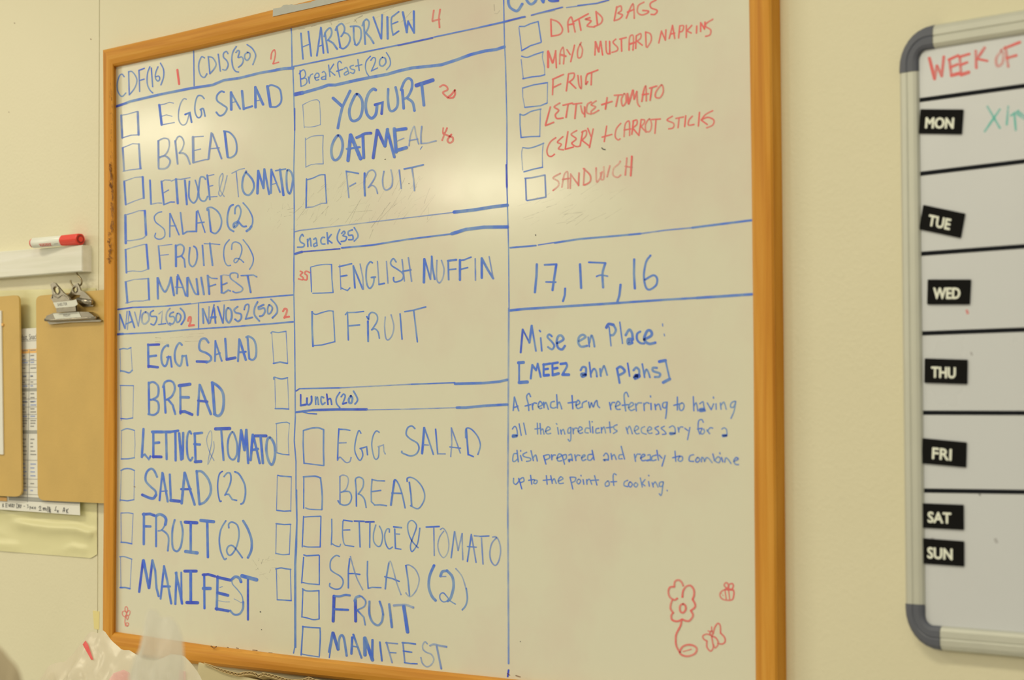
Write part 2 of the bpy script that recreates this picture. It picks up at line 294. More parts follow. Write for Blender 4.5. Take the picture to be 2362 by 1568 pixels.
STROKES = """
@240 80 5.004
W|CDF(16)|b14|~232,485 205,455 175,480 152,560 155,640 185,700 215,710 250,672;283,425 290,695;~283,430 320,425 365,480 378,540 350,620 290,695;402,410 410,655;402,412 465,388;405,530 462,512;~528,370 500,450 497,560 525,635 562,672;545,385 560,600;~622,370 595,440 592,500 620,535 642,510 630,478 600,485;~650,328 685,400 685,490 655,580
W|1|r22|845,405 865,570
W|CDIS(30)|b14|~1158,268 1125,255 1095,320 1092,400 1115,470 1155,492 1185,450;1200,252 1220,450;~1200,255 1250,265 1290,330 1275,385 1220,450;1316,225 1340,420;~1428,218 1410,192 1378,215 1378,260 1415,300 1430,350 1405,405 1368,402;~1525,135 1485,200 1472,280 1485,370 1515,420 1550,430;~1520,205 1545,180 1560,200 1545,262 1585,255 1605,290 1590,340 1550,375;~1660,205 1625,225 1622,270 1650,295 1680,260 1680,215 1650,200;~1650,115 1710,160 1748,240 1715,345
W|2|r16|~1925,280 1935,210 1965,175 1978,220 1965,290 1950,335;1950,335 1975,330 2015,318
W|EGG SALAD|b18|b26 637,810 665,1040;l10 640,810 700,800 755,780 802,790;l10 670,940 720,925 785,942;l11 668,1040 812,1013;~l14 950,745 920,740 885,790 862,880 862,980 900,1040 950,1020 985,900;b20 935,920 990,900 1010,1010;~b16 1155,738 1125,705 1080,710 1052,790 1050,890 1075,950 1105,955 1125,920 1120,870;~b18 1110,865 1145,855 1165,940;~b20 1385,662 1350,655 1305,700 1305,760 1370,810 1418,850 1385,915 1335,935 1295,895;b28 1465,665 1468,865;b20 1465,665 1570,855;b10 1460,785 1530,770;b26 1592,650 1612,860;b22 1612,855 1710,825;b26 1745,610 1748,840;b28 1745,605 1835,805;b10 1748,765 1800,755;b30 1885,595 1920,830;~b20 1890,600 1935,582 2020,620 2045,700 2040,780 1990,830 1925,832
W|BREAD|l20|625,1225 628,1530;~l16 625,1225 690,1195 745,1215 748,1300 710,1380 640,1415;~640,1415 705,1400 760,1450 745,1510 700,1545 630,1545;820,1225 848,1490;~l16 820,1235 850,1180 890,1180 920,1240 905,1310 868,1365;~868,1365 920,1370 960,1410 990,1490;l26 1025,1180 1030,1475;l12 1028,1180 1145,1172;l10 1045,1335 1115,1318;l14 1035,1475 1170,1440 1200,1440;l22 1238,1135 1205,1430;l18 1250,1145 1355,1430;l12 1225,1315 1330,1305;b24 1390,1115 1425,1410;~b18 1380,1112 1450,1130 1510,1200 1530,1290 1520,1370 1470,1415 1425,1415
B||l12|l24 198,930 210,1190;198,930 260,920 385,885;l26 388,890 398,1155;210,1190 310,1160 398,1155
B||l12|l22 215,1305 232,1570;215,1305 330,1258 400,1262;l24 402,1262 420,1545;220,1576 300,1560 430,1545
@240 370 5.004
B||l12|b22 232,240 250,510;232,240 360,195 445,188;b24 445,190 458,435;250,510 360,465 458,432
W|LETTUCE & TOMATO|b20|530,228 542,505;l12 542,505 620,490 665,492;662,240 690,510;l12 665,245 700,225 765,228;l12 690,372 745,340;b14 690,510 765,480 812,480;l12 775,238 830,215 878,218;b24 830,215 850,495;l12 885,218 993,198;b22 932,230 955,508;~b18 985,240 978,360 985,440 1030,490 1070,450 1088,360;b16 1052,228 1075,300 1095,400;~b18 1170,215 1145,190 1110,200 1095,300 1092,400 1120,460 1165,465 1195,415;1190,170 1220,450;l10 1188,180 1268,162;l12 1205,300 1255,288;l12 1230,420 1303,415;~l12 1385,415 1335,330 1330,210 1365,150 1370,200 1340,310 1322,380 1345,410 1375,360 1400,260 1420,175;l12 1475,148 1560,105 1620,92;l12 1525,130 1552,420;~b22 1640,125 1605,200 1595,310 1625,385 1680,395 1728,320 1720,240 1680,180 1640,140;b28 1780,120 1770,380;b24 1780,120 1840,320;b24 1850,100 1840,320;b22 1850,100 1905,390;b24 1930,105 1925,375;b18 1930,105 2030,365;b10 1925,280 1980,265;b16 1980,118 2095,98;b26 2030,105 2070,400;~b22 2115,115 2105,220 2115,340 2145,380 2170,290 2178,200 2155,130 2115,115
B||l12|b28 245,630 250,955;240,632 330,605 400,580 470,578;b26 470,580 485,860;~l14 485,860 440,900 300,925 250,920
W|SALAD (2)|b16|~b14 665,592 620,605 580,650 595,710 650,755 695,800 700,870 660,905 615,905 585,880 595,840;760,612 758,880;762,612 865,858;b12 762,755 830,755;b18 882,602 910,850;b18 910,850 960,820 1050,818;b20 1068,590 1065,820;b14 1082,578 1165,830;b14 1075,722 1155,712;~b18 1190,575 1195,548 1250,545 1320,600 1355,690 1340,780 1290,840 1245,830;b20 1205,565 1232,820;~b20 1490,510 1450,540 1425,640 1425,730 1450,790 1495,818;~b18 1510,615 1515,550 1550,520 1578,570 1570,640 1540,710;~b26 1545,705 1500,730 1500,770 1530,750 1550,710;~b20 1550,705 1600,760 1640,760;~b16 1605,490 1665,560 1710,650 1712,730 1680,790;b26 1700,760 1680,790 1645,815
B||l12|b22 248,1028 258,1295;240,1030 340,1000 460,968 490,970;b24 488,970 510,1250;~258,1285 330,1275 430,1280 510,1250
W|FRUIT (2)|b18|628,985 652,1250;l10 640,985 785,968;l10 650,1095 745,1085;b24 828,980 830,1222;~828,990 880,968 920,1000 915,1060 890,1100 840,1115;890,1100 925,1140 935,1230;~990,1005 980,1110 985,1190 1020,1225 1055,1190 1075,1110 1065,1020 1035,990;1135,980 1152,1210;b12 1155,960 1250,962 1335,970;b20 1220,955 1252,1210;~b14 1445,915 1395,980 1380,1080 1395,1170 1425,1212 1460,1210;~b14 1472,1025 1480,960 1520,940 1575,970 1590,1040 1560,1130 1520,1180 1498,1160 1520,1130 1570,1140 1610,1175;~b14 1605,915 1670,1000 1720,1110 1715,1190 1680,1255
W|MANIFEST|b20|615,1355 620,1595;~620,1355 655,1450 700,1515 740,1450 770,1350;b22 770,1350 805,1555;845,1340 838,1535;b18 850,1320 900,1440 940,1560;b10 820,1460 910,1465;b22 958,1355 960,1565;~b18 970,1350 1010,1450 1050,1535 1085,1540;1065,1365 1085,1545;1118,1350 1150,1545;b22 1195,1328 1212,1540;b12 1200,1335 1240,1358 1303,1362;b14 1215,1452 1285,1430;b18 1350,1330 1355,1520;l12 1340,1335 1380,1318 1435,1325;b14 1370,1432 1418,1412;b16 1350,1525 1380,1530 1430,1495 1455,1505;~b14 1540,1350 1540,1310 1500,1295 1455,1310 1460,1360 1530,1415 1595,1470 1580,1510 1520,1525 1485,1510;b14 1580,1328 1660,1325 1720,1320 1760,1342;b18 1655,1330 1690,1522
@240 650 5.004
B||l12|b24 250,0 270,240;240,0 350,-28 500,-38;b22 510,-38 520,205;250,245 340,222 450,220 520,205
W|NAVOS1(50)|b16|l14 180,372 178,555;b18 182,375 240,535;l12 265,340 245,540;l12 290,340 268,550;b18 290,340 350,525;255,485 325,455;l14 352,348 395,510;l12 425,325 395,510;~l20 480,345 440,380 438,460 470,485 515,440 510,370 480,350;~b16 568,330 535,355 540,395 600,400 605,440 575,495 540,485;l12 630,370 672,335 660,490;b14 628,492 710,480;~l16 760,305 725,350 715,420 735,480 765,500;~800,348 765,365 758,400 800,400 815,440 790,485 755,475;~845,365 830,410 840,465 870,450 885,400 870,370 845,365;~b18 880,305 920,350 930,420 890,490
W|2|r20|~968,450 980,410 1000,408 998,450 980,510;r22 980,505 1035,498
W|NAVOS2(50)|b16|b18 1135,310 1145,475;1140,310 1205,480;l12 1210,285 1205,480;b12 1268,262 1222,475;1268,300 1285,475;b22 1232,410 1285,405;1310,285 1370,475;b12 1385,265 1372,475;~b20 1430,300 1405,340 1408,430 1440,470 1470,410 1465,330 1430,300;~b18 1540,285 1500,320 1520,355 1575,370 1580,420 1545,455 1510,430;~b14 1615,320 1630,270 1665,260 1665,320 1630,430;1630,428 1710,408;~b18 1770,230 1735,300 1735,380 1790,450;b18 1780,290 1840,262;~b18 1780,290 1785,315 1840,300 1855,340 1830,385 1795,395;~1905,265 1885,310 1890,365 1920,355 1940,300 1905,265;~1925,200 1985,270 1995,350 1940,415
W|2|r22|~2065,340 2085,310 2110,320 2105,360 2080,415;2080,410 2135,402
B||l7|185,775 190,1040;b14 180,778 225,768 270,775 310,758;310,758 325,1020;~b18 190,1025 240,1035 290,1048 325,1020
B||l9|b14 1925,590 1940,575 2010,585 2100,570;1935,580 1960,945;2100,570 2120,940;b18 1955,940 2030,925 2115,940
B||l7|b12 185,1195 340,1198;190,1195 198,1601;340,1198 332,1570;b14 192,1576 260,1582 330,1570
B||l8|~b16 1960,1125 1965,1100 2045,1120 2118,1105;1970,1100 1978,1460;2118,1105 2132,1460;b16 1975,1462 2060,1462 2130,1468
W|EGG SALAD|b24|508,720 512,985;d26 508,728 635,722;b26 510,862 600,850;d28 510,972 620,985;~b22 740,745 735,728 690,760 662,830 665,920 690,970 720,955 745,860;b20 725,870 765,865 780,980;~b22 898,728 870,705 835,750 815,830 825,920 865,970 890,945 905,850;b22 900,858 945,852 962,965;~1205,700 1170,655 1120,665 1098,730 1110,790 1180,820 1230,860 1230,905 1180,930;d28 1070,918 1190,922;b20 1285,680 1280,915;b20 1285,690 1358,912;b16 1290,840 1340,820;1398,655 1415,900;d30 1415,895 1515,875;b22 1560,660 1545,915;b26 1565,670 1635,900;b22 1565,812 1635,805;b22 1655,640 1675,880;~b22 1640,638 1670,628 1730,670 1755,760 1750,860 1715,900 1675,885
W|BREAD|b22|515,1160 518,1525;~515,1170 565,1155 615,1190 628,1250 615,1320 560,1355 535,1360;~570,1358 615,1380 630,1430 620,1500 570,1535 510,1525;690,1200 708,1510;~680,1215 700,1160 750,1140 800,1165 815,1240 780,1320 720,1360;740,1360 790,1420 820,1525;878,1185 880,1520;d34 865,1198 990,1180;b30 885,1330 975,1332;d30 880,1500 930,1495 1015,1530;1100,1185 1080,1535;b26 1105,1190 1230,1525;d26 1085,1370 1190,1382;b30 1248,1160 1275,1520;~b28 1245,1160 1310,1200 1365,1270 1380,1370 1365,1490 1320,1545 1270,1525
@240 940 5.004
B||l7|~b14 200,265 265,242 350,262;202,265 198,590;352,262 358,430 350,580;b16 198,592 280,590 350,578
B||l8|b14 1985,185 2050,172 2110,168 2140,182;1990,185 1995,525;2140,182 2125,360 2133,548;b14 1995,520 2060,538 2135,545
W|LETTUCE & TOMATO|b24|b26 455,245 435,570;b22 435,560 470,540 515,595 535,560;568,275 568,575;b32 555,280 670,280;b28 575,408 635,402;d30 565,565 660,568;b30 665,280 770,280;715,280 722,595;b26 775,278 855,265;822,275 825,610;b26 865,295 890,600;b26 912,290 905,590;~b22 1005,300 985,272 960,330 955,450 965,560 995,610 1020,575;1045,295 1055,630;b26 1040,300 1130,290;b26 1040,420 1105,425;d32 1050,625 1118,620;~l9 1268,610 1225,530 1190,430 1185,350 1220,270 1240,290 1240,400 1215,530 1195,655 1240,560 1268,470 1265,390;d34 1285,245 1450,240;b22 1352,265 1378,605;~b20 1480,280 1440,340 1425,450 1440,560 1490,600 1530,540 1535,430 1510,330 1480,280;1580,260 1548,620;b28 1580,260 1620,490;1640,255 1620,490;1642,255 1662,640;b26 1715,310 1690,605;1720,315 1795,640;b26 1700,490 1775,475;d30 1745,325 1870,325;b26 1805,330 1832,640;~b26 1915,345 1880,380 1872,500 1900,620 1940,655 1970,560 1965,430 1915,345
B||l8|~b16 195,725 240,705 300,705 350,725;198,725 192,985 185,1080;350,725 345,1065;b14 185,1065 270,1075 345,1062
B||l10|b16 2005,780 2030,788 2160,798;2000,785 1990,1185;2162,798 2155,1200;b16 1995,1185 2080,1195 2155,1190
W|SALAD (2)|b24|~b24 612,800 580,730 540,705 490,750 480,840 530,905 590,960 600,1010;~d30 600,1005 570,1045 520,1040 440,1005;b22 672,750 640,1070;678,760 735,1085;b12 660,965 730,960;758,770 770,1060;d34 768,1070 870,1080;b28 930,750 895,1105;b26 935,760 1045,1120;d24 890,940 1000,940;b26 1068,730 1100,1110;~b26 1065,735 1130,740 1200,820 1232,920 1220,1010 1160,1090 1100,1115;~d16 1365,735 1330,770 1312,870 1315,980 1335,1075 1352,1078;~b18 1385,795 1420,755 1455,760 1465,830 1440,920 1395,1010;b18 1400,1000 1440,1000 1480,1060 1530,1070;~b20 1510,740 1560,770 1620,880 1632,990 1610,1090 1580,1112
@240 1180 5.004
B||l8|b12 195,15 280,12 335,22;195,15 198,355;335,22 320,370;b16 195,352 250,355 320,370
B||l11|b16 1985,138 2080,148 2155,145;1988,138 1982,485;2152,145 2138,490;~b14 1982,480 2060,495 2138,490
W|FRUIT (2)|b24|b26 460,20 458,375;d30 450,30 530,25 585,45;b26 460,168 535,170;b22 600,50 600,400;~b30 600,50 640,30 690,50 715,90 705,150;~b16 705,150 665,210 625,220;~b20 665,210 720,250 745,310 735,450;~b22 815,95 790,200 785,340 800,430 845,455 885,400 905,280 905,200 885,115;d34 935,120 1072,128;b26 1000,130 1000,450;b36 940,458 1075,475;b34 1115,100 1265,115;b26 1190,120 1198,525;~b18 1405,105 1350,200 1330,320 1345,450 1385,545 1410,540;~b18 1440,185 1440,140 1480,120 1540,160 1558,270 1530,400 1480,485 1440,500 1415,450 1435,400 1480,390 1530,440 1595,530;~b26 1605,105 1660,200 1700,320 1700,440 1660,530
W|MANIFEST|b24|d26 450,560 405,925;b30 455,560 518,880;d26 558,560 520,880;558,560 590,680 605,880 630,975;b22 692,625 652,1005;692,630 730,800 775,1060;665,862 760,862;835,700 822,1065;b26 828,705 865,870 900,1060;b20 890,700 895,1050;d32 930,685 1065,685;b30 1000,690 1000,1050;d36 955,1048 1080,1050;1155,720 1158,1115;d28 1140,728 1200,722 1280,745;b36 1145,885 1225,885;b26 1310,745 1300,1130;d32 1305,755 1460,790;l8 1335,875 1365,862;d32 1310,935 1430,965;l8 1315,1025 1400,1040 1450,1040;d30 1290,1118 1435,1145;~b30 1580,810 1560,765 1515,750 1480,775;~b12 1480,775 1480,830 1540,900 1590,970 1605,1050;~b22 1605,1040 1600,1120 1560,1180 1500,1185 1455,1140;l8 1500,1005 1550,1030 1580,1050 1600,1035;b40 1590,740 1760,785;d22 1660,785 1660,1245
B||l8|~b14 182,520 230,518 300,540 320,548;190,520 195,870;318,550 300,890;b18 185,875 245,875 300,888
B||l12|~b16 1982,660 2040,648 2100,658 2155,665;1988,660 1998,1010;2150,665 2160,1025;b16 1998,1015 2080,1020 2160,1025
D|small red flower doodle|r10|~245,1150 240,1110 255,1095 270,1115 265,1160 245,1150;~245,1215 212,1190 215,1150 250,1150 258,1180 245,1215;~255,1200 290,1190 298,1150 280,1140 255,1170;~250,1195 265,1245 280,1215 265,1190 250,1195;245,1200 238,1270 245,1315 265,1320;~270,1318 282,1290 260,1280 250,1300 270,1318
@680 0 4.8204
W|HARBORVIEW|b18|68,370 90,655;150,350 182,622;b12 85,522 165,490;290,305 245,620;292,310 318,590;b12 268,515 310,498;335,365 368,585;~325,405 345,350 390,310 410,350 400,400 365,450;b20 370,445 425,480 470,545;~452,335 475,290 520,262 550,300 548,350 515,405;465,300 505,520;~545,362 590,380 615,430 590,500 540,540 500,525;~618,295 680,290 725,310 738,380 725,450 690,500 665,490;652,300 655,420 670,490;b20 765,245 782,490;~750,285 770,235 800,215 825,250 815,310 790,360;b20 790,365 840,420 875,480;872,190 960,430;970,165 962,430;b22 1028,190 1032,430;~b16 1155,130 1110,165 1075,200 1075,300 1090,385;b14 1085,265 1145,240;b16 1090,390 1155,345;b22 1200,135 1245,360;b18 1258,235 1245,360;b18 1258,235 1322,360;b22 1322,125 1325,365
W|4|r18|~1545,115 1535,180 1530,235 1560,225 1610,215;1615,105 1600,200 1608,305
W|Breakfast (20)|b13|58,785 68,960;~50,820 75,785 105,780 120,830 100,865 70,875;~75,878 120,870 135,910 110,945 68,960;150,855 162,925;~158,880 175,835 198,822;~225,865 265,855 265,820 240,815 220,850 235,890 265,885;~305,805 325,795 345,830 340,880;~340,845 300,860 300,880 345,880;375,722 390,850;432,712 382,790;385,785 445,835;~518,700 500,680 478,700 480,760 500,855;465,792 530,770;~545,765 575,750 600,810;~585,790 550,815 560,835 600,815;~650,725 615,740 625,765 665,780 650,815 618,805;700,660 715,785;675,735 745,718;~840,625 795,680 785,750 800,810 825,848;~845,670 870,640 895,650 890,700 850,790;b12 850,790 920,755;~b16 975,635 945,670 945,720 975,735 1010,700 1005,650 975,638;~1018,585 1055,650 1060,720 1020,775
B||l9|88,1165 105,1420;~88,1165 180,1120 250,1110 275,1140;~275,1130 282,1250 285,1385;~110,1410 160,1412 220,1405 285,1385
W|YOGURT|b28|b32 425,1090 530,1185;b28 615,1010 530,1185 500,1310 478,1425;~690,1045 640,1120 605,1230 620,1320 660,1345 720,1310 750,1220 745,1110 690,1045;~b30 900,1000 870,990 820,1040 788,1150 800,1260 850,1315 900,1270 915,1160;d28 890,1165 975,1140 965,1265;~b26 1038,990 1035,1100 1050,1210 1085,1235 1135,1190 1145,1100 1120,970;b28 1195,1000 1210,1205;~b26 1180,1000 1215,910 1260,870 1300,900 1300,980 1260,1070 1215,1100;~1255,1095 1310,1140 1330,1230;d40 1350,950 1535,890;b30 1410,930 1435,1170
W|20|r18|~1612,965 1650,945 1690,965 1695,1000 1645,1030 1700,1085;~r20 1780,1000 1740,1050 1700,1085 1755,1085 1780,1050 1778,1005
@680 280 4.8204
B||l11|118,185 122,510;~118,205 180,170 240,158 315,155;315,155 310,290 315,470;125,505 180,480 240,472 315,472
W|OATMEAL|b32|~b26 480,155 430,220 405,310 415,400 450,430 500,390 530,290 520,200 480,155;b34 618,150 590,435;b36 620,150 730,415;b20 575,305 720,285;~d28 685,180 730,160 780,135 845,130;b28 755,160 765,405;d30 915,95 870,405;d30 920,100 1000,275;b30 1030,85 1000,275;b28 1025,90 1105,395;b34 1105,80 1125,340;b32 1125,95 1235,80;l10 1130,220 1212,185;b34 1125,325 1240,290;~l14 1268,270 1285,150 1325,55 1345,150 1375,250;l12 1270,212 1365,195;l16 1410,55 1400,150 1402,245;l14 1402,245 1470,240 1570,215
W|40|r16|~1650,72 1648,130 1680,110 1692,72;~r18 1692,75 1660,150 1638,210;~r20 1650,135 1720,165 1755,180 1755,220 1720,238 1698,205 1740,145
B||l12|b18 130,640 125,960;~b14 130,650 200,630 280,595 335,592;b14 335,595 345,780 352,900;130,955 200,950 300,910 352,908
W|FRUIT|l14|570,550 585,700 600,845;b16 572,555 640,565 705,578;610,720 675,685;b20 775,575 772,700 778,825;~l15 785,620 820,555 870,542 898,590 870,660 815,735;~815,732 860,710 900,740 918,800;~l16 990,555 975,650 985,735 1020,762 1075,720 1085,630 1068,540;l15 1160,540 1182,745;b17 1215,528 1300,512 1428,482;l17 1302,520 1320,650 1330,770
W|Snack (35)|b16|~95,1275 80,1255 55,1300 65,1340 105,1365 90,1395 30,1398;140,1310 145,1390;~145,1330 170,1300 180,1385;~210,1310 235,1300 248,1380;~240,1350 210,1365 215,1390 245,1380;~330,1290 305,1290 288,1325 300,1360 335,1362;358,1235 368,1360;405,1255 362,1315;362,1312 412,1350;~500,1200 475,1260 475,1320 508,1365;~520,1245 545,1220 558,1240 535,1270 575,1285 560,1325 515,1335;~b17 640,1205 595,1225 600,1265 640,1265 645,1310 600,1315;~660,1180 695,1240 700,1285 660,1330
@680 560 4.8204
B||b12|175,280 185,545;~175,270 250,250 330,240 410,240;b14 408,240 412,400 425,550;b14 200,560 300,558 425,552
W|35|r16|~60,315 85,330 60,360 90,385 85,410 40,400;~165,330 125,315 110,340 135,365 130,410 90,405
W|ENGLISH MUFFIN|b15|l10 500,245 512,520;b16 492,265 560,248 632,232;b18 510,372 578,362;b13 515,500 545,515 585,530 612,500;b18 650,255 668,500;b18 655,270 755,515;l14 725,235 755,380 762,515;~b17 862,222 835,212 800,270 792,380 805,470 835,505 870,460 880,390 860,385;b18 850,385 895,380;l13 918,205 935,465;b18 935,462 995,450;l14 1018,205 1035,448;~b16 1125,212 1095,175 1065,215 1080,255 1150,300 1205,350 1190,410 1120,435 1098,415 1098,385;l14 1192,185 1218,425;l16 1262,165 1298,428;b18 1200,315 1290,300;b26 1440,180 1435,440;b18 1445,185 1508,405;l16 1522,150 1508,405;b20 1522,150 1530,270 1555,405;~l16 1580,195 1575,330 1580,410 1608,445 1645,390 1658,290 1630,195;b18 1705,200 1710,410;b22 1700,200 1795,188;b16 1715,298 1790,290;b24 1835,190 1835,412;b16 1830,195 1880,190 1960,158;b16 1840,295 1922,275;l16 2005,175 2008,415;b24 2078,170 2078,390;b24 2080,175 2140,290 2205,395;l14 2160,152 2205,395
B||b14|b20 192,765 192,950 202,1150;~190,770 230,795 300,775 380,755 425,760;~425,758 435,900 445,1100;205,1142 300,1135 445,1098
W|FRUIT|b16|585,770 595,1080;b14 562,798 580,775 680,772 765,762;b17 600,922 720,912;b20 812,870 815,1095;~800,820 820,850 825,800 860,772 910,800 915,870 855,968;~855,965 890,955 925,990 940,1060;~l15 1005,825 998,930 1010,1050 1040,1078 1085,1020 1100,920 1070,800;1170,788 1192,1070;1222,765 1320,748 1455,712;1322,755 1345,950 1362,1100
@680 860 4.8204
W|Lunch (20)|d16|65,240 65,365;d22 65,362 125,350;~d20 135,280 135,340 160,352 185,320 185,260;b16 228,265 232,350;~b18 232,300 250,270 262,350;~b18 320,275 295,265 290,310 305,350 335,330;355,235 368,350;~365,300 395,285 410,350;~b16 500,215 462,280 465,340 500,385;~b16 515,265 540,235 560,260 530,345;d18 535,345 575,330;~b22 625,255 600,290 605,330 630,330 640,280 620,255;~b18 652,202 690,270 695,310 668,345
B||b16|~b18 95,640 180,615 260,610 320,630;95,640 92,780 102,1005;b18 320,635 318,850 322,1025;b14 102,1003 200,1015 322,1030
W|EGG SALAD|l14|b15 490,620 480,780 475,970;b15 490,625 560,628 612,638;485,778 570,775;~475,968 500,935 530,960 570,995 610,985 625,940;~b14 735,670 710,642 680,730 665,850 690,930 725,972 755,920 745,860 725,840;b15 725,840 798,820 808,910;~b14 938,660 905,645 870,700 855,800 875,920 900,960 930,930 935,830;925,820 985,800 990,870 1005,900;~b17 1335,618 1300,590 1255,610 1238,680 1280,730 1360,780 1380,840 1350,900 1290,922 1230,905 1190,885 1190,870;b24 1438,610 1415,895;b17 1440,610 1490,750 1540,905;1430,798 1485,802;b16 1565,625 1588,900;1588,898 1672,900;1740,610 1745,780 1733,930;1742,615 1840,890;b13 1722,822 1842,836;b18 1905,620 1928,910;~b15 1900,720 1900,630 1930,612 1980,640 2040,720 2062,810 2035,905;b16 1928,905 1985,930
B||b14|100,1155 98,1505;~b18 95,1155 160,1150 230,1148 280,1165;~b18 285,1165 298,1280 305,1400 300,1515;~120,1500 170,1515 300,1520
W|BREAD|b15|l14 500,1150 502,1460;~l14 502,1150 530,1135 580,1150 595,1200 575,1280 540,1315;~515,1325 560,1315 610,1325 630,1385 605,1450 550,1470 500,1450 480,1420;672,1190 682,1300 684,1480;~672,1200 680,1170 720,1158 760,1190 755,1270 705,1345;~705,1345 740,1360 775,1410 792,1495;b14 858,1180 848,1310 850,1430 885,1465;b14 860,1185 920,1198 998,1200;855,1318 955,1305;885,1468 950,1465 1018,1475;b20 1105,1200 1068,1468;~1100,1205 1115,1185 1150,1230 1190,1340 1225,1500;b16 1078,1335 1190,1338;b16 1272,1215 1290,1350 1298,1480;~b14 1248,1205 1250,1170 1290,1160 1350,1190 1410,1260 1442,1350 1430,1430 1370,1508 1285,1475
@680 1170 4.8204
B||b14|97,100 82,440;97,108 180,102 285,98;290,100 282,440;~98,430 150,440 282,440
W|LETTUCE & TOMATO|b13|410,130 412,270 405,415;~410,400 450,425 495,435 508,410;~535,155 530,280 540,380 560,420;b15 540,142 638,155;540,252 612,250;560,420 655,435;d16 662,152 770,155;b15 715,155 725,440;d17 785,162 880,160;b15 835,165 832,445;~b14 900,195 875,290 878,380 920,432 955,420 975,340 965,260 940,208;~b14 1050,275 1048,240 1020,245 998,310 1010,400 1045,460 1085,440;b15 1110,240 1118,455;b17 1098,215 1185,225;1128,295 1165,297;1118,455 1180,465;~b14 1370,448 1300,370 1260,270 1258,180 1300,145 1345,180 1350,230 1310,340 1285,430 1300,490 1340,450 1370,380 1390,230;b17 1460,218 1605,212;l14 1545,225 1550,535;~l13 1620,245 1650,232 1690,290 1712,400 1700,500 1655,558 1610,510 1590,420 1610,330 1655,265;b15 1775,270 1738,560;l15 1778,270 1815,480;l15 1860,290 1815,480;l15 1860,290 1862,440 1868,582;b16 1962,300 1918,600;l15 1962,300 2015,612;b13 1918,435 2018,442;l16 1995,315 2050,320;b15 2060,322 2158,317;l15 2075,340 2092,630;~l15 2200,330 2240,330 2275,390 2288,490 2265,600 2225,645 2180,590 2168,500 2190,400 2240,338
B||b14|98,555 75,840;b16 100,528 130,538 265,530;272,535 272,855;75,832 150,848 272,858
W|SALAD (2)|b15|~495,545 455,535 400,590 395,680 430,720 510,770 538,830 510,895 450,908 390,880 390,845;b16 610,570 595,700 595,895;~l14 618,545 660,700 700,810 755,915;b16 595,735 660,735 722,745;b15 808,600 805,750 815,900;b14 815,900 860,888 958,892;b17 1045,620 1020,760 1005,905;~l14 1042,620 1062,600 1090,680 1130,830 1180,970;b16 1000,770 1080,790 1160,822;b16 1235,645 1260,820 1275,980;~l14 1230,650 1270,640 1340,690 1382,790 1360,900 1310,975 1270,990 1235,950;~b28 1548,645 1500,760 1490,880 1520,980 1565,1035;~b28 1620,765 1640,715 1690,705;~b28 1690,702 1750,770 1765,880 1735,1000 1700,1040;~b13 1700,1040 1650,1050 1615,1015 1615,970 1650,950 1690,990 1730,1040 1785,1075;l12 1620,768 1680,768;~l14 1790,680 1860,770 1905,910;~b18 1905,900 1918,1010 1900,1090 1862,1138
B||b14|~b17 85,905 120,925 180,930 268,925;90,905 78,1220;268,928 270,1240;~75,1215 140,1230 210,1248 270,1240
W|FRUIT|b26|d30 435,985 425,1265;~b22 435,985 500,988 560,972 610,978;b22 445,1132 590,1138;d28 672,1030 675,1265;~b26 665,1040 680,1000 720,985;~b16 740,988 785,1040 770,1100 690,1140;b16 700,1150 765,1220 780,1305;~b22 828,1045 828,1180 860,1270 920,1310 965,1270 980,1190;b20 980,1190 970,1130 942,1045;b24 1048,1075 1078,1330;~l24 1100,1090 1160,1085 1240,1085 1315,1112;b34 1210,1100 1252,1385
B||b16|90,1320 70,1640;85,1325 180,1335 280,1340;~280,1340 283,1450 272,1648;b14 70,1628 150,1645 272,1662
@680 1340 6.866
W|MANIFEST|b36|b40 600,815 545,1120;b18 560,1110 545,1210;d44 605,820 685,1080;~b34 690,1080 700,930 730,860 775,900 820,1180;b34 908,890 895,1150;b30 925,845 980,1000 1055,1215;b20 920,1030 1000,1045;b50 1105,900 1110,1170;b50 1110,900 1230,1250;b34 1228,930 1225,1230;b26 1345,965 1378,1260;l24 1450,970 1540,1290;l22 1440,975 1625,990;b20 1510,1130 1600,1135;l22 1710,970 1740,1290;b24 1700,975 1800,980 1908,995;b20 1715,1105 1850,1125;b20 1735,1290 1830,1305 1935,1308;~l22 2095,990 2060,960 2025,1010 2030,1080 2080,1125 2160,1160 2200,1240 2160,1320 2090,1355 2020,1300 1995,1210;~l30 2140,1020 2200,1000 2290,1020 2400,1040;l28 2245,1025 2280,1200 2318,1385
@1160 0 3.937
W|COM|b22|~150,-110 90,-90 50,-10 60,60 110,97 140,90 175,35;~270,-90 215,-60 215,0 255,38 300,0 300,-70 270,-90;330,-110 335,-30 365,20;365,20 385,-90;~d22 400,-100 420,0 500,5
W|DATED BAGS|r14|435,175 440,330;~435,175 500,200 540,260 520,310 440,328;~595,290 590,200 620,155 640,220 655,290;595,225 645,215;645,195 775,125;690,180 708,275;~790,160 750,175 800,190 765,235 830,245;845,105 858,225;~845,105 900,160 890,210 830,240;1035,60 1010,185;~1030,70 1070,55 1075,95 1045,120 1085,135 1060,170 1010,188;~1120,165 1150,90 1180,35 1190,100 1192,165;1130,110 1190,85;~1280,20 1230,50 1222,110 1260,135 1310,120 1320,100 1270,95;~1390,0 1340,30 1345,70 1400,95 1380,130 1345,130
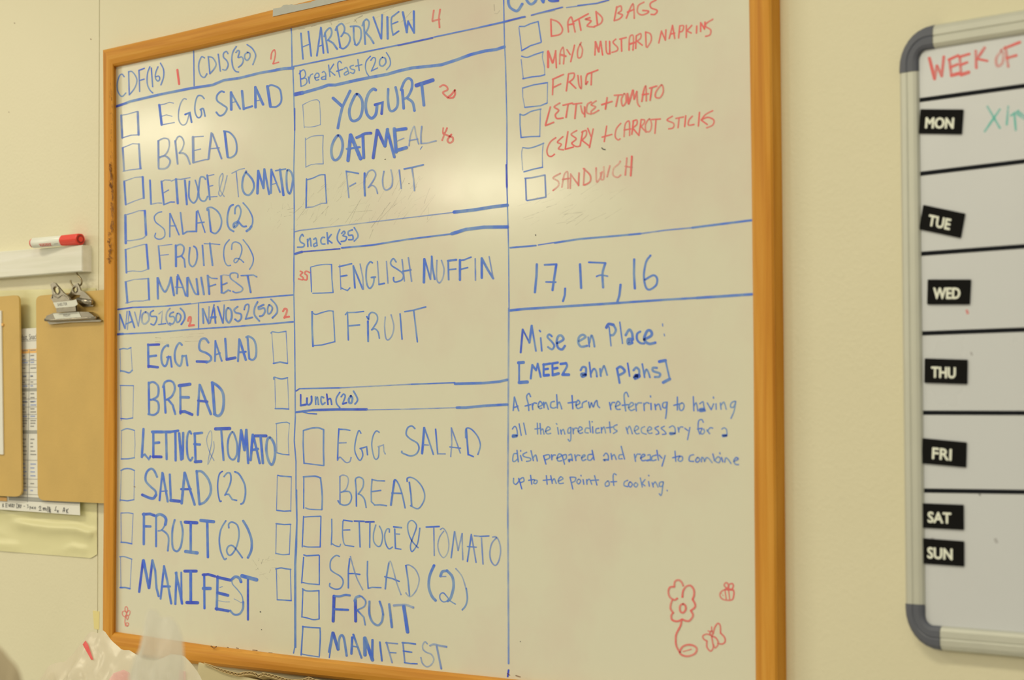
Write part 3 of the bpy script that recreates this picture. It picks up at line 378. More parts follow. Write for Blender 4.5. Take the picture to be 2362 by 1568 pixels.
W|MAYO MUSTARD NAPKINS|r13|r20 410,470 410,610;r18 410,465 450,570;480,460 455,570;478,460 485,615;~515,580 520,480 545,430 555,500 550,580;r18 520,495 570,510;580,450 610,495;650,410 615,560;~710,385 680,450 680,520 710,515 722,450 700,400;840,380 835,500;r18 840,380 870,470;885,375 870,470;888,375 905,500;~935,375 940,470 965,485 970,400 968,375;968,380 972,490;~1025,355 1000,385 1040,430 1035,460 990,475;1060,355 1120,340;1075,355 1078,465;~1145,455 1150,340 1180,320 1185,380 1180,455;r16 1150,400 1200,385;1210,325 1205,440;~1210,325 1250,305 1250,345 1215,375;1220,375 1265,410;1295,290 1300,425;~1295,290 1340,310 1345,370 1310,430;1440,280 1415,390;1440,285 1475,365;1480,270 1475,365;1540,230 1510,350;1540,230 1560,350;1520,310 1560,300;1605,240 1595,345;~1605,235 1640,235 1630,280 1605,290;1665,230 1665,340;1715,230 1670,280;1670,280 1710,300;1760,235 1757,300;1795,205 1795,285;1800,210 1830,265;1835,200 1830,265;~1905,175 1850,210 1840,240 1885,270 1880,315 1840,330
W|FRUIT|r13|455,720 450,860;450,720 550,675;455,795 525,760;595,670 575,825;~595,670 645,665 640,710 600,745;605,745 660,800;~680,685 690,770 712,800 708,690;~770,740 752,765 755,700 770,670;765,672 862,635;805,655 800,770
W|LETTUCE + TOMATO|r13|430,970 385,1135;385,1140 460,1110;~515,935 465,970 505,1000 475,1040 490,1075 545,1070;545,955 630,935;590,950 572,1065;635,945 715,935;665,945 652,1075;~705,960 720,1020 740,1030 740,970;740,970 742,1060;~800,925 765,950 760,1020 800,1035;~845,915 800,950 840,970 800,1010 815,1030 870,1000;945,885 930,990;895,950 990,920;1010,865 1080,860;1045,870 1025,965;~1100,850 1075,900 1085,960 1115,930 1115,870 1100,850;r18 1130,850 1140,940;r18 1140,940 1180,820;1180,820 1190,900;1190,900 1215,830;~1215,830 1220,930 1240,965;~1260,920 1275,830 1295,780 1300,850 1300,915;1265,860 1320,850;1330,800 1395,780;1350,800 1335,910;~1440,770 1390,830 1385,880 1425,885 1455,830 1440,770
W|CELERY + CARROT STICKS|r13|~480,1250 430,1290 400,1360 410,1410 440,1420 468,1400;~545,1240 495,1290 530,1310 505,1350 550,1360;590,1195 565,1355;565,1355 640,1335;~670,1185 620,1220 665,1260 625,1300 665,1330 700,1325;725,1190 700,1325;~715,1200 755,1185 755,1230 720,1270;720,1275 790,1330;770,1165 800,1240;820,1170 785,1340;942,1145 920,1285;900,1245 990,1220;~1070,1120 1030,1170 1020,1240 1045,1270 1065,1260;~1100,1240 1110,1130 1145,1100 1150,1170 1150,1230;1100,1180 1160,1170;1185,1095 1170,1220;~1180,1100 1215,1090 1215,1130 1180,1160;1180,1165 1235,1230;1255,1085 1235,1225;~1255,1085 1285,1090 1280,1120 1250,1150;1255,1150 1300,1200;~1330,1080 1295,1130 1300,1190 1335,1190 1350,1130 1330,1080;1350,1085 1430,1080;1390,1085 1380,1210;~1540,1055 1490,1090 1550,1120 1545,1160 1505,1170;1570,1075 1640,1062;1600,1070 1590,1160;1660,1050 1650,1150;~1720,1055 1690,1090 1685,1135 1735,1130;1785,1020 1775,1145;~1905,1005 1840,1040 1800,1090;1800,1090 1855,1130;~1800,1090 1860,1065 1915,1090 1905,1135 1850,1160
B||b12|150,240 195,240 250,215 320,195;l9 145,250 170,455;320,195 348,380;170,460 250,415 345,385
B||b12|~170,510 220,520 290,495 365,470;l9 165,540 185,715;~l9 365,470 358,520 375,600 380,675;180,715 260,698 340,690 380,678
B||b12|178,800 280,770 405,750;l9 178,800 180,880 198,975;l9 405,750 402,935;198,975 290,965 340,960 402,935
B||b12|~155,1035 190,1045 260,1010 345,990;155,1035 155,1130 165,1250;l9 340,990 335,1240;165,1248 250,1240 335,1238
B||b12|~180,1340 240,1345 310,1325 370,1300;~l9 180,1340 170,1400 180,1545;l9 365,1305 358,1400 360,1515;190,1560 280,1535 360,1518
@1160 330 3.937
B||l14|200,320 260,315 380,290;205,320 212,515;382,290 390,490;220,522 290,510 390,490
W|SANDWICH|p14|~520,275 455,315 500,345 505,385 455,430;~535,400 555,290 585,260 590,340 590,410;540,330 600,320;615,280 610,410;620,290 685,380;690,270 685,385;740,230 730,380;~r14 730,230 790,290 790,350 740,380;~845,225 850,350 885,310 900,260;~885,270 890,325 915,320 915,215;970,205 945,305;~1065,165 1050,190 1005,230 1000,290 1040,310 1068,290;1125,135 1110,290;r16 1170,120 1160,295;1110,210 1170,220
W|17, 17, 16|b20|308,1100 305,1200 290,1355;b16 378,1105 485,1100;485,1100 465,1230 450,1335;b14 390,1260 480,1262;b18 565,1320 562,1380 545,1435;700,1100 710,1315;b16 780,1082 930,1088;~930,1090 905,1180 910,1310;~b14 850,1210 890,1198 950,1208;1068,1285 1058,1380 1040,1440;1192,1055 1190,1190 1198,1320;~b18 1340,1020 1300,1080 1280,1200 1295,1300 1330,1330 1390,1290 1400,1230 1365,1200 1290,1240
R||b16|65,950 300,930;b10 320,925 480,900;b18 470,905 700,870 1000,845 1250,822;l14 1250,822 1480,790 1720,768;b20 1720,768 1900,745 2260,700
R||b22|55,1520 200,1505 600,1480 1060,1450;b20 1060,1450 1500,1420 1760,1405;b24 1760,1405 2000,1390 2260,1372
@1160 710 5.493
W|Mise en Place:|b24|d24 250,275 225,565;d20 250,270 335,440;b28 365,225 335,440;b22 365,225 418,545;b20 478,380 492,545;b20 462,285 475,300;~620,360 585,335 565,370 620,430 650,480 620,525 570,495;~b28 690,445 765,400 740,350 700,360 680,430 700,505 750,525 785,480;~b28 965,420 1045,370 1010,340 965,370 955,440 990,490 1065,480;b20 1080,370 1095,490;~1095,440 1120,350 1145,400 1160,490;b18 1345,240 1370,480;~d34 1310,250 1340,205 1400,215;~b28 1400,215 1430,280 1400,340 1365,345;b18 1480,180 1515,450;~b30 1555,345 1600,275 1635,320 1645,400;~b40 1640,400 1590,400 1590,450 1635,440;~b26 1740,300 1700,330 1700,400 1740,445 1790,450;~b32 1790,400 1880,350 1875,295 1830,290 1790,380 1810,430 1860,455 1930,440;l14 2022,200 2025,230;l14 2042,330 2048,355
W|[MEEZ ahn plahs]|b24|b36 195,695 262,690;b22 205,690 205,930;b40 205,945 310,938;372,720 352,895;b26 372,725 420,790;b20 440,705 420,790;440,705 478,875;515,710 515,860;b28 510,720 600,705;b28 520,780 570,770;b34 520,855 580,850;625,700 630,850;b28 620,705 695,692;b30 635,770 690,760;b34 630,850 705,830;b30 730,710 800,700;~b26 800,700 810,740 760,830;b34 755,845 835,845;~b26 985,790 1010,750 1050,760 1050,840;~b40 1045,840 1000,840 1010,865 1045,850;b20 1095,690 1115,875;~b22 1115,830 1150,770 1180,800 1190,870;b22 1230,770 1240,865;~b22 1235,850 1265,760 1285,740 1320,850;b26 1445,770 1478,950;~b30 1445,770 1490,745 1540,790 1530,820 1475,850;b20 1580,700 1605,865;~b28 1655,790 1690,755 1725,790 1725,850;~d55 1690,860 1680,880 1720,860;b20 1765,710 1795,880;~b22 1790,850 1815,780 1840,810 1862,880;~b28 1950,760 1900,760 1905,800 1985,830 1980,870 1925,875;b36 1980,680 2060,665;b22 2060,670 2110,890;b36 2115,900 2030,945
@1160 880 5.493
W|A french term referring to|b17|145,195 130,365;145,195 200,370;135,330 190,310;~350,190 330,150 300,190 320,280 328,365;280,310 350,290;370,280 378,355;~378,300 395,270 425,275;~450,320 500,290 470,250 445,300 465,340 490,335;515,260 520,330;~520,300 545,265 575,350;~650,250 610,265 605,320 640,335 670,325;680,165 690,335;~690,290 715,260 745,345;875,175 885,345;825,270 930,255;~930,300 975,270 950,235 925,290 945,340 990,325;~1005,325 1010,270 1060,245;~1085,260 1100,330 1120,270 1145,320 1165,265 1190,240 1200,300 1225,330;1350,265 1368,355;~1368,300 1385,265 1415,265;~1430,315 1485,285 1455,250 1425,310 1445,350 1485,350;~1590,190 1565,135 1535,170 1545,290 1555,370;1510,300 1590,290;~1595,330 1655,290 1625,265 1590,320 1620,365 1665,350;1680,280 1690,370;~1690,300 1715,270 1755,270;1785,275 1790,365;~1790,290 1820,265 1850,275;1875,275 1878,355;1868,180 1872,195;1925,285 1935,355;~1935,310 1975,285 2000,355;~2080,260 2030,270 2025,320 2060,330 2080,270;~2080,270 2070,400 2060,465;2210,195 2210,360;2165,300 2260,275;~2270,270 2235,300 2245,360 2280,355 2295,300 2270,270
W|all the ingredients necess|b15|~120,600 150,565 175,600 185,680;~b28 175,680 130,680 130,700 175,690;205,535 232,680;262,525 292,670;435,525 440,665;405,600 480,590;470,530 480,665;~480,620 505,600 520,665;~540,630 600,600 570,570 540,620 560,660 605,655;692,580 705,665;675,530 685,540;730,610 740,665;~740,630 765,605 785,665;~860,580 825,600 825,650 855,640 860,580;~860,580 860,720 845,755 825,730;885,590 892,660;~892,620 910,590 940,590;~955,630 1005,600 975,570 950,620 975,655 1010,645;~1090,590 1050,590 1040,640 1080,650;1095,500 1110,640;1135,570 1140,650;1128,505 1130,512;~1215,590 1180,600 1180,650 1225,645;1245,580 1250,650;~1250,610 1280,575 1300,650;1350,510 1360,645;1310,585 1390,575;~1445,545 1405,565 1410,600 1445,625 1400,655;1560,580 1585,660;~1575,610 1605,565 1640,660;~1670,625 1720,590 1690,560 1665,610 1690,660 1725,655;~1795,570 1755,590 1760,645 1815,665;~1830,625 1885,600 1855,570 1830,615 1850,655 1890,650;~1970,565 1925,590 1960,620 1975,655 1940,668;~2045,565 2005,590 2045,625 2065,660 2020,668
W|dish prepared and ready to|b16|~170,910 135,920 125,1000 150,1010 185,980;178,870 195,1015;222,935 240,1000;225,872 225,882;~300,895 255,920 270,950 345,970 345,1000 300,1010;355,875 385,1000;~385,960 415,930 435,1005;515,940 545,1045;~515,940 580,925 590,965 540,990;615,925 620,990;~620,960 640,930 665,930;~685,970 745,935 710,915 685,965 700,1005 745,1000;750,935 780,1045;~755,935 800,925 800,975 765,990;~835,930 865,920 875,960 880,1000;~b24 875,990 835,990 840,1010;910,925 925,1000;~920,960 945,930 975,935;~1000,965 1040,940 1025,925 995,960 1010,1000 1050,985;~1125,920 1080,930 1075,985 1110,995 1140,960;1130,870 1155,990;~1275,940 1305,905 1335,940 1335,995;~b22 1330,990 1280,990 1290,1000;1370,910 1380,985;~1380,950 1410,925 1435,985;~1520,925 1475,930 1470,975 1510,975;1498,820 1540,980;1665,920 1680,1010;~1680,960 1700,920 1740,920;~1745,970 1800,935 1775,920 1745,960 1765,1000 1810,995;~1835,930 1865,930 1870,1000;b22 1865,990 1825,1000;~1940,930 1890,950 1890,1000 1940,990;1950,870 1970,995;1980,930 2015,970;2055,935 2015,1070;2180,880 2190,1010;2150,965 2240,940;~2240,950 2220,990 2245,1010 2275,990 2270,950 2240,950
W|up to the point of cooking.|b15|~135,1225 135,1280 165,1300 200,1260 200,1225;200,1225 240,1360;~210,1240 255,1215 265,1260 220,1280;350,1185 365,1300;325,1250 390,1240;~400,1250 390,1285 420,1290 435,1255 400,1245;550,1190 560,1300;510,1250 600,1240;605,1190 625,1290;~625,1260 650,1230 675,1290;~705,1260 760,1230 730,1205 700,1250 715,1290 765,1285;850,1210 885,1360;~850,1210 920,1215 910,1260 865,1280;~960,1235 935,1270 960,1295 985,1260 960,1235;1015,1240 1025,1300;988,1185 990,1195;1060,1240 1065,1300;~1065,1260 1095,1235 1125,1300;1160,1190 1190,1310;1120,1250 1210,1245;~1325,1260 1295,1290 1305,1325 1345,1310 1340,1265 1325,1260;~1435,1180 1410,1165 1395,1200 1405,1315;1365,1270 1440,1265;~1580,1250 1540,1270 1535,1315 1580,1330;~1610,1270 1590,1310 1615,1335 1640,1300 1610,1270;~1680,1280 1660,1310 1685,1335 1710,1305 1680,1280;1740,1220 1765,1335;1800,1240 1760,1290;1760,1290 1800,1320;1845,1265 1855,1325;1845,1185 1850,1195;1890,1280 1905,1335;~1905,1300 1930,1270 1965,1335;~2030,1270 1985,1280 1985,1325 2020,1320 2030,1270;~2030,1270 2015,1400 2000,1440 1980,1420;2078,1375 2082,1383
@1330 880 5.493
W|having|b16|1478,190 1485,370;~1485,310 1515,270 1535,370;~1560,280 1600,255 1610,300 1620,350;~b28 1615,345 1565,350 1570,372 1625,365;1655,270 1705,355;1735,280 1705,355;1765,280 1768,350;1732,195 1736,210;1820,270 1830,350;~1830,300 1865,260 1895,350;~2010,250 1960,270 1950,320 1990,320 2010,250;~2015,250 1995,370 1955,465
W|ary for a|b15|~1175,580 1215,560 1245,590 1250,655;~b22 1245,655 1185,650 1195,668 1245,655;1285,580 1295,640;~1295,610 1315,575 1345,575;1370,590 1410,620;1435,580 1405,735;~1605,515 1585,480 1545,500 1540,600 1560,665;1530,600 1590,590;~1590,600 1570,640 1590,665 1620,640 1610,600;1650,610 1685,660;~1655,630 1690,585 1725,590;~1840,600 1870,585 1900,610 1905,680;~b28 1900,680 1855,680 1860,690 1895,685
W|combine|b15|~1480,925 1435,940 1425,1000 1480,1010;~1530,960 1505,1000 1530,1020 1560,985 1530,960;~1580,1015 1585,960 1610,975 1620,1010 1640,965 1670,970 1715,1025;1725,915 1745,1000;~1745,1000 1790,950 1820,980 1800,1025 1760,1010;1835,960 1850,1015;1812,900 1815,915;~1875,1020 1885,970 1910,975 1955,1035;~1990,1010 2045,980 2020,960 1990,1000 2010,1045 2050,1050
@1460 1290 5.895
D|tall red flower doodle with a curled leaf|r26|~600,530 560,550 500,510 480,440 500,380 560,370;~560,370 570,300 620,280 660,310 680,355;~670,510 680,430 720,370 780,355 825,410 830,480 810,540;~810,545 840,600 840,650 785,695;~785,695 815,760 770,830 720,835 670,815;~665,815 600,840 530,820 520,760 545,725;~545,725 510,670 515,600 535,550;~680,605 640,630 640,700 680,725 715,680 710,630 680,605;~660,820 645,900 590,1010 580,1090 590,1180 635,1260;~635,1260 670,1190 740,1160 820,1170 865,1210 850,1270 790,1305 720,1315 660,1295 635,1260;~r14 680,1250 740,1235 790,1220
D|small red bee doodle|r22|~1250,410 1190,450 1185,500 1220,540 1290,555 1350,545 1370,490 1370,430 1340,405 1250,410;~1270,390 1240,350 1265,315 1295,340 1290,390;~1300,390 1310,340 1350,330 1365,360 1350,400;r16 1250,415 1268,540;r16 1300,420 1315,545;r28 1280,410 1350,412;r12 1200,460 1205,466;r12 1222,485 1225,490
D|red butterfly doodle|r22|~1090,1010 1110,930 1150,870 1185,900 1190,1000;~1190,1000 1245,1060 1250,1120 1210,1150 1150,1140;~1060,1030 1000,1015 950,1040 960,1080 1005,1110;~1005,1110 1005,1190 1050,1245 1085,1215 1095,1160;~1075,1040 1130,1070 1160,1140 1120,1200 1090,1160 1070,1050;~1070,970 1045,1000 1060,1030 1085,1010 1070,970;r14 1070,965 1068,915;r14 1050,980 1020,970
@240 80 5.004
R||b12|1033,182 1038,590
R||b28|d26 140,828 250,790;250,790 300,770 640,690 1000,618;1000,618 1250,580 1380,525 1560,500 1800,440 1990,408;b32 1990,405 2080,390 2180,385
@240 650 5.004
R||b17|d18 160,318 330,295;330,295 500,290 700,280 1000,252;l12 1000,255 1110,240;b16 1110,240 1340,222;l10 1340,222 1460,208;1460,210 2180,150
R||b12|1090,240 1090,548
R||b16|d24 155,605 220,600;200,602 600,582 1000,548 1590,510;b18 1590,508 1900,485 2180,460
@680 0 4.8204
R||b15|-35,742 1150,500;d18 1150,503 1530,420;1545,412 2035,308;b18 2045,305 2362,235
R||b33|d42 0,1050 90,1030;80,1035 290,975 370,945 450,945 690,890;690,890 830,862 1030,825 1150,790 1300,755 1550,730 1630,720;1630,720 1800,665 1960,605;1960,605 2120,565 2240,550 2330,520
G||g9|400,250 410,275;480,242 540,235;560,268 610,250;g14 660,240 690,205 750,175;665,215 690,250;40,325 110,315;185,295 240,278;2215,50 2220,120;~2225,150 2250,150 2275,120
@680 280 4.8204
R||l12|0,1225 60,1210;60,1210 500,1160 900,1112 1770,1010;b36 1770,1008 1980,985 2200,950 2362,930
R||b18|d24 0,1472 80,1448;d14 80,1448 500,1415;520,1405 850,1375;850,1375 1250,1310 1740,1250;b36 1745,1248 1900,1200 2100,1175 2362,1172
G||g5|560,1130 740,860;930,1110 1080,950 1190,760;830,1300 870,1200;600,1010 860,990;600,1150 720,880;850,1180 1060,900;20,1100 130,950;0,1010 80,940;k10 1268,690 1269,693;k8 1000,425 1010,418;b8 1395,310 1415,278
@680 860 4.8204
R||b15|d14 15,200 50,175;50,175 500,165;l14 500,165 900,145 1300,125;1300,125 1780,108;b28 1780,120 2100,112 2280,95 2362,75
R||b24|d22 15,435 100,425 200,412;d26 200,412 480,405 800,405;l12 800,410 1300,400 1800,385;b28 1800,385 1900,385 2100,365 2362,350;d14 80,430 150,450 240,455
@1160 0 3.937
R||d16|0,200 160,160;165,158 200,152;d12 258,138 340,115 540,65;l8 290,130 470,92;b8 575,68 750,45;d12 680,50 850,30 960,0
@0 0 1
R||b2.8|671.5,66 672.6,80 673.6,154;675.6,160 677.6,220 679.6,300 677.6,392 678.6,480 677.6,650;d3.2 679.6,250 679.6,300;678,650 677.6,680 679.6,770 680.6,890 681,963;681,963 678.6,1016 682.6,1064 682.6,1140 684.6,1200 682,1253;684,1130 685,1200 684,1260;682,1253 679.6,1300 679.6,1380 679.6,1493 677,1506;684,1260 682,1300 682,1380 682,1493
R||b2.6|1161.5,-10 1163.4,100 1166,150 1169,280 1169,380;d4 1168,380 1169,432;1169,432 1171.4,508 1173,584 1174,711;l4 1173.5,711 1173,800 1172,983 1171,1165 1172.8,1440 1173,1530;d4 1173,1545 1171,1560
G||k3|600.4,1410.6 600.5,1411;k2 603,1451.6 603.2,1452;k2 1200,1479 1200.2,1479.5;k2.4 1388,341 1391,344 1396,345;k2 1235,541 1235.3,543
"""
# ------------------------------------------------------------ marker strokes lying on a surface
def ribbon(V, F, A, pts, w, h):
    n = len(pts)
    vs = [Vector(p) for p in pts]
    # round off both ends
    d0 = (vs[0] - vs[1]).normalized() if (vs[0] - vs[1]).length > 1e-6 else Vector((1, 0))
    d1 = (vs[-1] - vs[-2]).normalized() if (vs[-1] - vs[-2]).length > 1e-6 else Vector((1, 0))
    seq = [(vs[0] + d0 * w * 0.42, 0.35), (vs[0] + d0 * w * 0.26, 0.82)] + [(p, 1.0) for p in vs] + [(vs[-1] + d1 * w * 0.26, 0.82), (vs[-1] + d1 * w * 0.42, 0.35)]
    tot = sum((seq[i + 1][0] - seq[i][0]).length for i in range(len(seq) - 1)); run = 0.0
    base = len(V)
    for i, (p, k) in enumerate(seq):
        if i: run += (p - seq[i - 1][0]).length
        a = seq[max(i - 1, 0)][0]; b = seq[min(i + 1, len(seq) - 1)][0]
        ta, tb = (p - a), (b - p)
        ta = ta.normalized() if ta.length > 1e-6 else tb.normalized(); tb = tb.normalized() if tb.length > 1e-6 else ta
        t = ta + tb
        t = t.normalized() if t.length > 1e-3 else ta
        m = min(1.5, 1.0 / max(0.45, abs(t.dot(ta))))
        nrm = Vector((-t.y, t.x)) * (w * 0.5 * k * m)
        e = min(run, tot - run) / max(w, 1e-3)
        pool = 0.0 if (vs[0] - vs[-1]).length < 0.5 else max(0.0, 0.5 - e * 0.45)
        for s in (-1, 1):
            q = p + nrm * s; V.append(P(q.x, q.y, h)); A.append(pool)
    for i in range(len(seq) - 1):
        j = base + 2 * i; F.append((j, j + 1, j + 3, j + 2))
def strokes(name, spec, default, x0, y0, sc, h, parent, label=None):
    V, F, A, MI = [], [], [], []; mats = []
    hh = h
    for s in spec.split(';'):
        s = s.strip()
        if not s: continue
        sm = '~' in s; s = s.replace('~', '')
        tk = s.split(); col, w = default[0], float(default[1:])
        if ',' not in tk[0]: col, w = tk[0][0], float(tk[0][1:]); tk = tk[1:]
        tk = [t for t in tk if ',' in t]
        if w <= 0 or len(tk) < 2: continue
        pts = [tuple(float(c) for c in t.split(',')) for t in tk]
        if sm: pts = catmull(pts)
        pts = [(x0 + a / sc, y0 + b / sc) for a, b in pts]
        if col not in mats: mats.append(col)
        nf = len(F); ribbon(V, F, A, pts, w / sc * (1.1 if name == 'handwriting' else 1.04), hh); MI += [mats.index(col)] * (len(F) - nf)
        hh += 6e-6
    if not V: return None
    o = obj(name, V, F, INK[mats[0]], parent, label=label)
    for c in mats[1:]: o.data.materials.append(INK[c])
    o.data.polygons.foreach_set('material_index', MI)
    if name in ('scuff', 'smudge_mark', 'wall_mark'): o['kind'] = 'stuff'
    at = o.data.attributes.new('pool', 'FLOAT', 'POINT'); at.data.foreach_set('value', A)
    return o
def text_mesh(s, name, mat, parent, origin, ux, vy, h, bold=0.0, label=None):
    """text whose baseline starts at pixel origin; ux, vy: pixel vectors for the whole width / cap height"""
    cu = bpy.data.curves.new('t', 'FONT'); cu.body = s; cu.size = 1.0; cu.resolution_u = 3
    to = bpy.data.objects.new('t', cu); COL.objects.link(to)
    dg = bpy.context.evaluated_depsgraph_get(); me = bpy.data.meshes.new_from_object(to.evaluated_get(dg))
    bpy.data.objects.remove(to); bpy.data.curves.remove(cu)
    xs = [v.co.x for v in me.vertices]; ys = [v.co.y for v in me.vertices]
    x0, x1, y0, y1 = min(xs), max(xs), min(ys), max(ys)
    for v in me.vertices:
        a = (v.co.x - x0) / (x1 - x0); b = (v.co.y - y0) / (y1 - y0)
        v.co = P(origin[0] + ux[0] * a + vy[0] * b, origin[1] + ux[1] * a + vy[1] * b, h)
    if bold:
        V0 = [v.co.copy() for v in me.vertices]; F0 = [tuple(p.vertices) for p in me.polygons]; V, F = [], []
        e = (P(origin[0] + ux[0], origin[1] + ux[1], h) - P(*origin, h)) * bold; g = (P(origin[0] + vy[0], origin[1] + vy[1], h) - P(*origin, h)) * bold * 2
        for k, (a, b) in enumerate(((0, 0), (1, 0), (-1, 0), (0, 1), (0, -1), (.7, .7), (-.7, .7), (.7, -.7), (-.7, -.7))):
            n = len(V); V += [v + e * a + g * b - Vector((0, 1, 0)) * 1.2e-5 * k for v in V0]; F += [tuple(i + n for i in f) for f in F0]
        bpy.data.meshes.remove(me); me = bpy.data.meshes.new(name); me.from_pydata(V, [], F)
    me.name = name; me.materials.clear(); me.materials.append(mat)
    o = bpy.data.objects.new(name, me); COL.objects.link(o); o.parent = parent
    if label: o['label'] = label
    return o
# ------------------------------------------------------------ the room
def struct(o): o['kind'] = 'structure'; return o
bm = bmesh.new(); box(bm, -13.5, 3.0, 0.0035, 0.12, 0, 3.1)
wall = struct(bmobj('wall_back', bm, plain('wall_core', (0.10, 0.09, 0.07, 1), 0.9)))
gap = P(228.0, 500).x
for a, b in ((-13.5, gap - 0.0009), (gap + 0.0009, 3.0)):
    bm = bmesh.new(); box(bm, a, b, 0.0, 0.004, 0, 3.1); o = bmobj('wall_panel', bm, M_WALL, wall)
bm = bmesh.new(); box(bm, -13.5, 3.0, -9.0, 0.12, -0.05, 0); struct(bmobj('floor', bm, M_FLOOR))

# ------------------------------------------------------------ large framed whiteboard
HF, HS = 0.0175, 0.0085
wb = thing('whiteboard', P(1000, 800), 'large wood-framed whiteboard covered in blue and red handwritten menu check lists', 'whiteboard')
inn = {'top': [(264.5, 154.5), (446, 116), (680, 62.2), (947.6, 0), (1300, -82.5), (1726, -183.5)],
       'bottom': [(264, 1457), (488, 1489.7), (680, 1512.6), (1024, 1549.7), (1190, 1567.5), (1744, 1626)]}
out = {'top': [(237.5, 115.5), (400, 78.6), (560, 40), (717, 1), (1200, -117), (1781, -258)],
       'bottom': [(236.8, 1503), (440, 1530), (780, 1568), (1024, 1594), (1190, 1612), (1796, 1678)]}
inn['left'] = [(264.5, 154.5), (266.5, 400), (267.5, 640), (267.5, 900), (266.5, 1150), (265, 1330), (264, 1457)]
out['left'] = [(237.5, 115.5), (239.8, 400), (240, 640), (239.8, 900), (239.6, 1150), (237.6, 1350), (236.8, 1503)]
inn['right'] = [(1726, -183.5), (1727.7, 0), (1733.5, 398), (1738, 800), (1740, 1163), (1743, 1556), (1744, 1626)]
out['right'] = [(1781, -258), (1781.5, 0), (1786, 398), (1790, 800), (1793, 1163), (1796, 1560), (1796, 1678)]
PROF = [(0.0, 0.0), (0.0, 0.0125), (0.05, 0.0160), (0.16, 0.0180), (0.40, 0.0184), (0.55, 0.0180), (0.63, 0.0175), (0.82, 0.0165), (0.93, 0.0145), (1.0, 0.0106), (1.0, 0.0)]
def rail(side, mat):
    V, F = [], []
    for (a, b) in zip(out[side], inn[side]):
        for t, h in PROF:
            hq = h if h > 0 else (0.0125 if t < 0.5 else 0.0106)
            q = P(a[0] + (b[0] - a[0]) * t, a[1] + (b[1] - a[1]) * t, hq); V.append((q.x, -h, q.z))
    n = len(PROF); m = len(out[side])
    for i in range(m - 1):
        for k in range(n - 1):
            F.append((i * n + k, i * n + k + 1, (i + 1) * n + k + 1, (i + 1) * n + k))
        F.append((i * n + n - 1, i * n, (i + 1) * n, (i + 1) * n + n - 1))
    F.append(tuple(range(n))); F.append(tuple((m - 1) * n + k for k in reversed(range(n))))
    return obj('frame_rail', V, F, mat, wb)
for s in ('left', 'right'): rail(s, M_WOODZ)
for s in ('top', 'bottom'): rail(s, M_WOODX)
bm = prism(px([(255, 140), (1735, -215), (1752, 1640), (255, 1472)], HS), 0.001, HS); bmobj('writing_surface', bm, M_BOARD, wb)
# silver tape on the top rail
tp = [(629, 38), (630, 20), (648, 17), (653, 12), (662, 10.5), (665, 12), (672, 9.4), (676, 11.5), (716, 5), (722, 2), (760, -9), (860, -34), (905, -46), (905, -24.5), (799, 0), (715, 19)]
bmobj('duct_tape', pxprism(tp, 0.0180, 0.0193), M_TAPE, wb, label='torn strip of silver tape stuck along the top of the frame')
rs = random.Random(4); ss = []
for k in range(150):
    v = rs.uniform(372, 530) if k < 95 else rs.uniform(535, 604)
    c = (254 + (v - 372) * 0.055 + rs.gauss(0, 1.7)) if v < 430 else (258.5 + rs.gauss(0, 1.6) if v < 530 else 252.5 + rs.gauss(0, 2.2))
    ln = rs.uniform(1.5, 9) if v < 530 else rs.uniform(1, 5)
    ss.append('n%.1f %.1f,%.1f %.1f,%.1f %.1f,%.1f' % (rs.uniform(0.6, 2.0), c, v, c + rs.uniform(-.7, .9), v + ln * .5, c + rs.uniform(-.6, 1.0), v + ln))
for k in range(26): v = rs.uniform(190, 370); c = 257 + rs.gauss(0, 2.0); ss.append('n%.1f %.1f,%.1f %.1f,%.1f' % (rs.uniform(0.4, 0.9), c, v, c + .3, v + rs.uniform(2, 8)))
strokes('scuff', ';'.join(ss), 'n4', 0, 0, 1, 0.0184, wb, 'worn dark scuffs on the left rail of the frame')
strokes('scuff', 'n3 487,1490 494,1495 499,1491;n2 524,1492.5 527,1493.5;n2 545,1494 550,1495;n2.4 583,1499 593,1500;n1.6 620,1505 628,1505.5;n2.4 331,1512 333,1514;n2 309,1122 312,1123;n2 1170,1553 1176,1557;n3 1190,1558 1200,1561', 'n2', 0, 0, 1, 0.0186, wb, 'small dark chips along the lower rail of the frame')
HEAD = {'CDF(16)': 'blue marker heading with the count sixteen', 'CDIS(30)': 'blue marker heading with the count thirty', 'HARBORVIEW': 'large blue marker heading over the middle column',
        'NAVOS1(50)': 'blue marker heading with the count fifty, left of two', 'NAVOS2(50)': 'blue marker heading with the count fifty, right of two', 'COM': 'blue marker heading cut off by the top of the picture'}
def split_words(spec, lab):
    words = [w for w in lab.split() if w]
    if len(words) < 2: return None
    it = []
    for st in spec.split(';'):
        xy = [t for t in st.replace('~', '').split() if ',' in t]
        xs = [float(t.split(',')[0]) for t in xy]; ys = [float(t.split(',')[1]) for t in xy]
        it.append((min(xs), max(xs), min(ys), max(ys), st))
    it.sort(key=lambda q: q[0])
    for f in (0.5, 0.42, 0.36, 0.3, 0.25, 0.2, 0.15, 0.12):
        gap = f * sorted(q[3] - q[2] for q in it)[-3]
        cl = []; right = -1e9
        for q in it:
            if q[0] - right > gap: cl.append([])
            cl[-1].append(q); right = max(right, q[1])
        if len(cl) == len(words): return [(w, ';'.join(q[4] for q in c)) for w, c in zip(words, cl)]
    return None
NAMES = {'W': 'handwriting', 'B': 'check_box', 'R': 'ruled_line', 'G': 'smudge_mark', 'D': 'doodle'}
x0 = y0 = 0.0; sc = 1.0; lift = 0
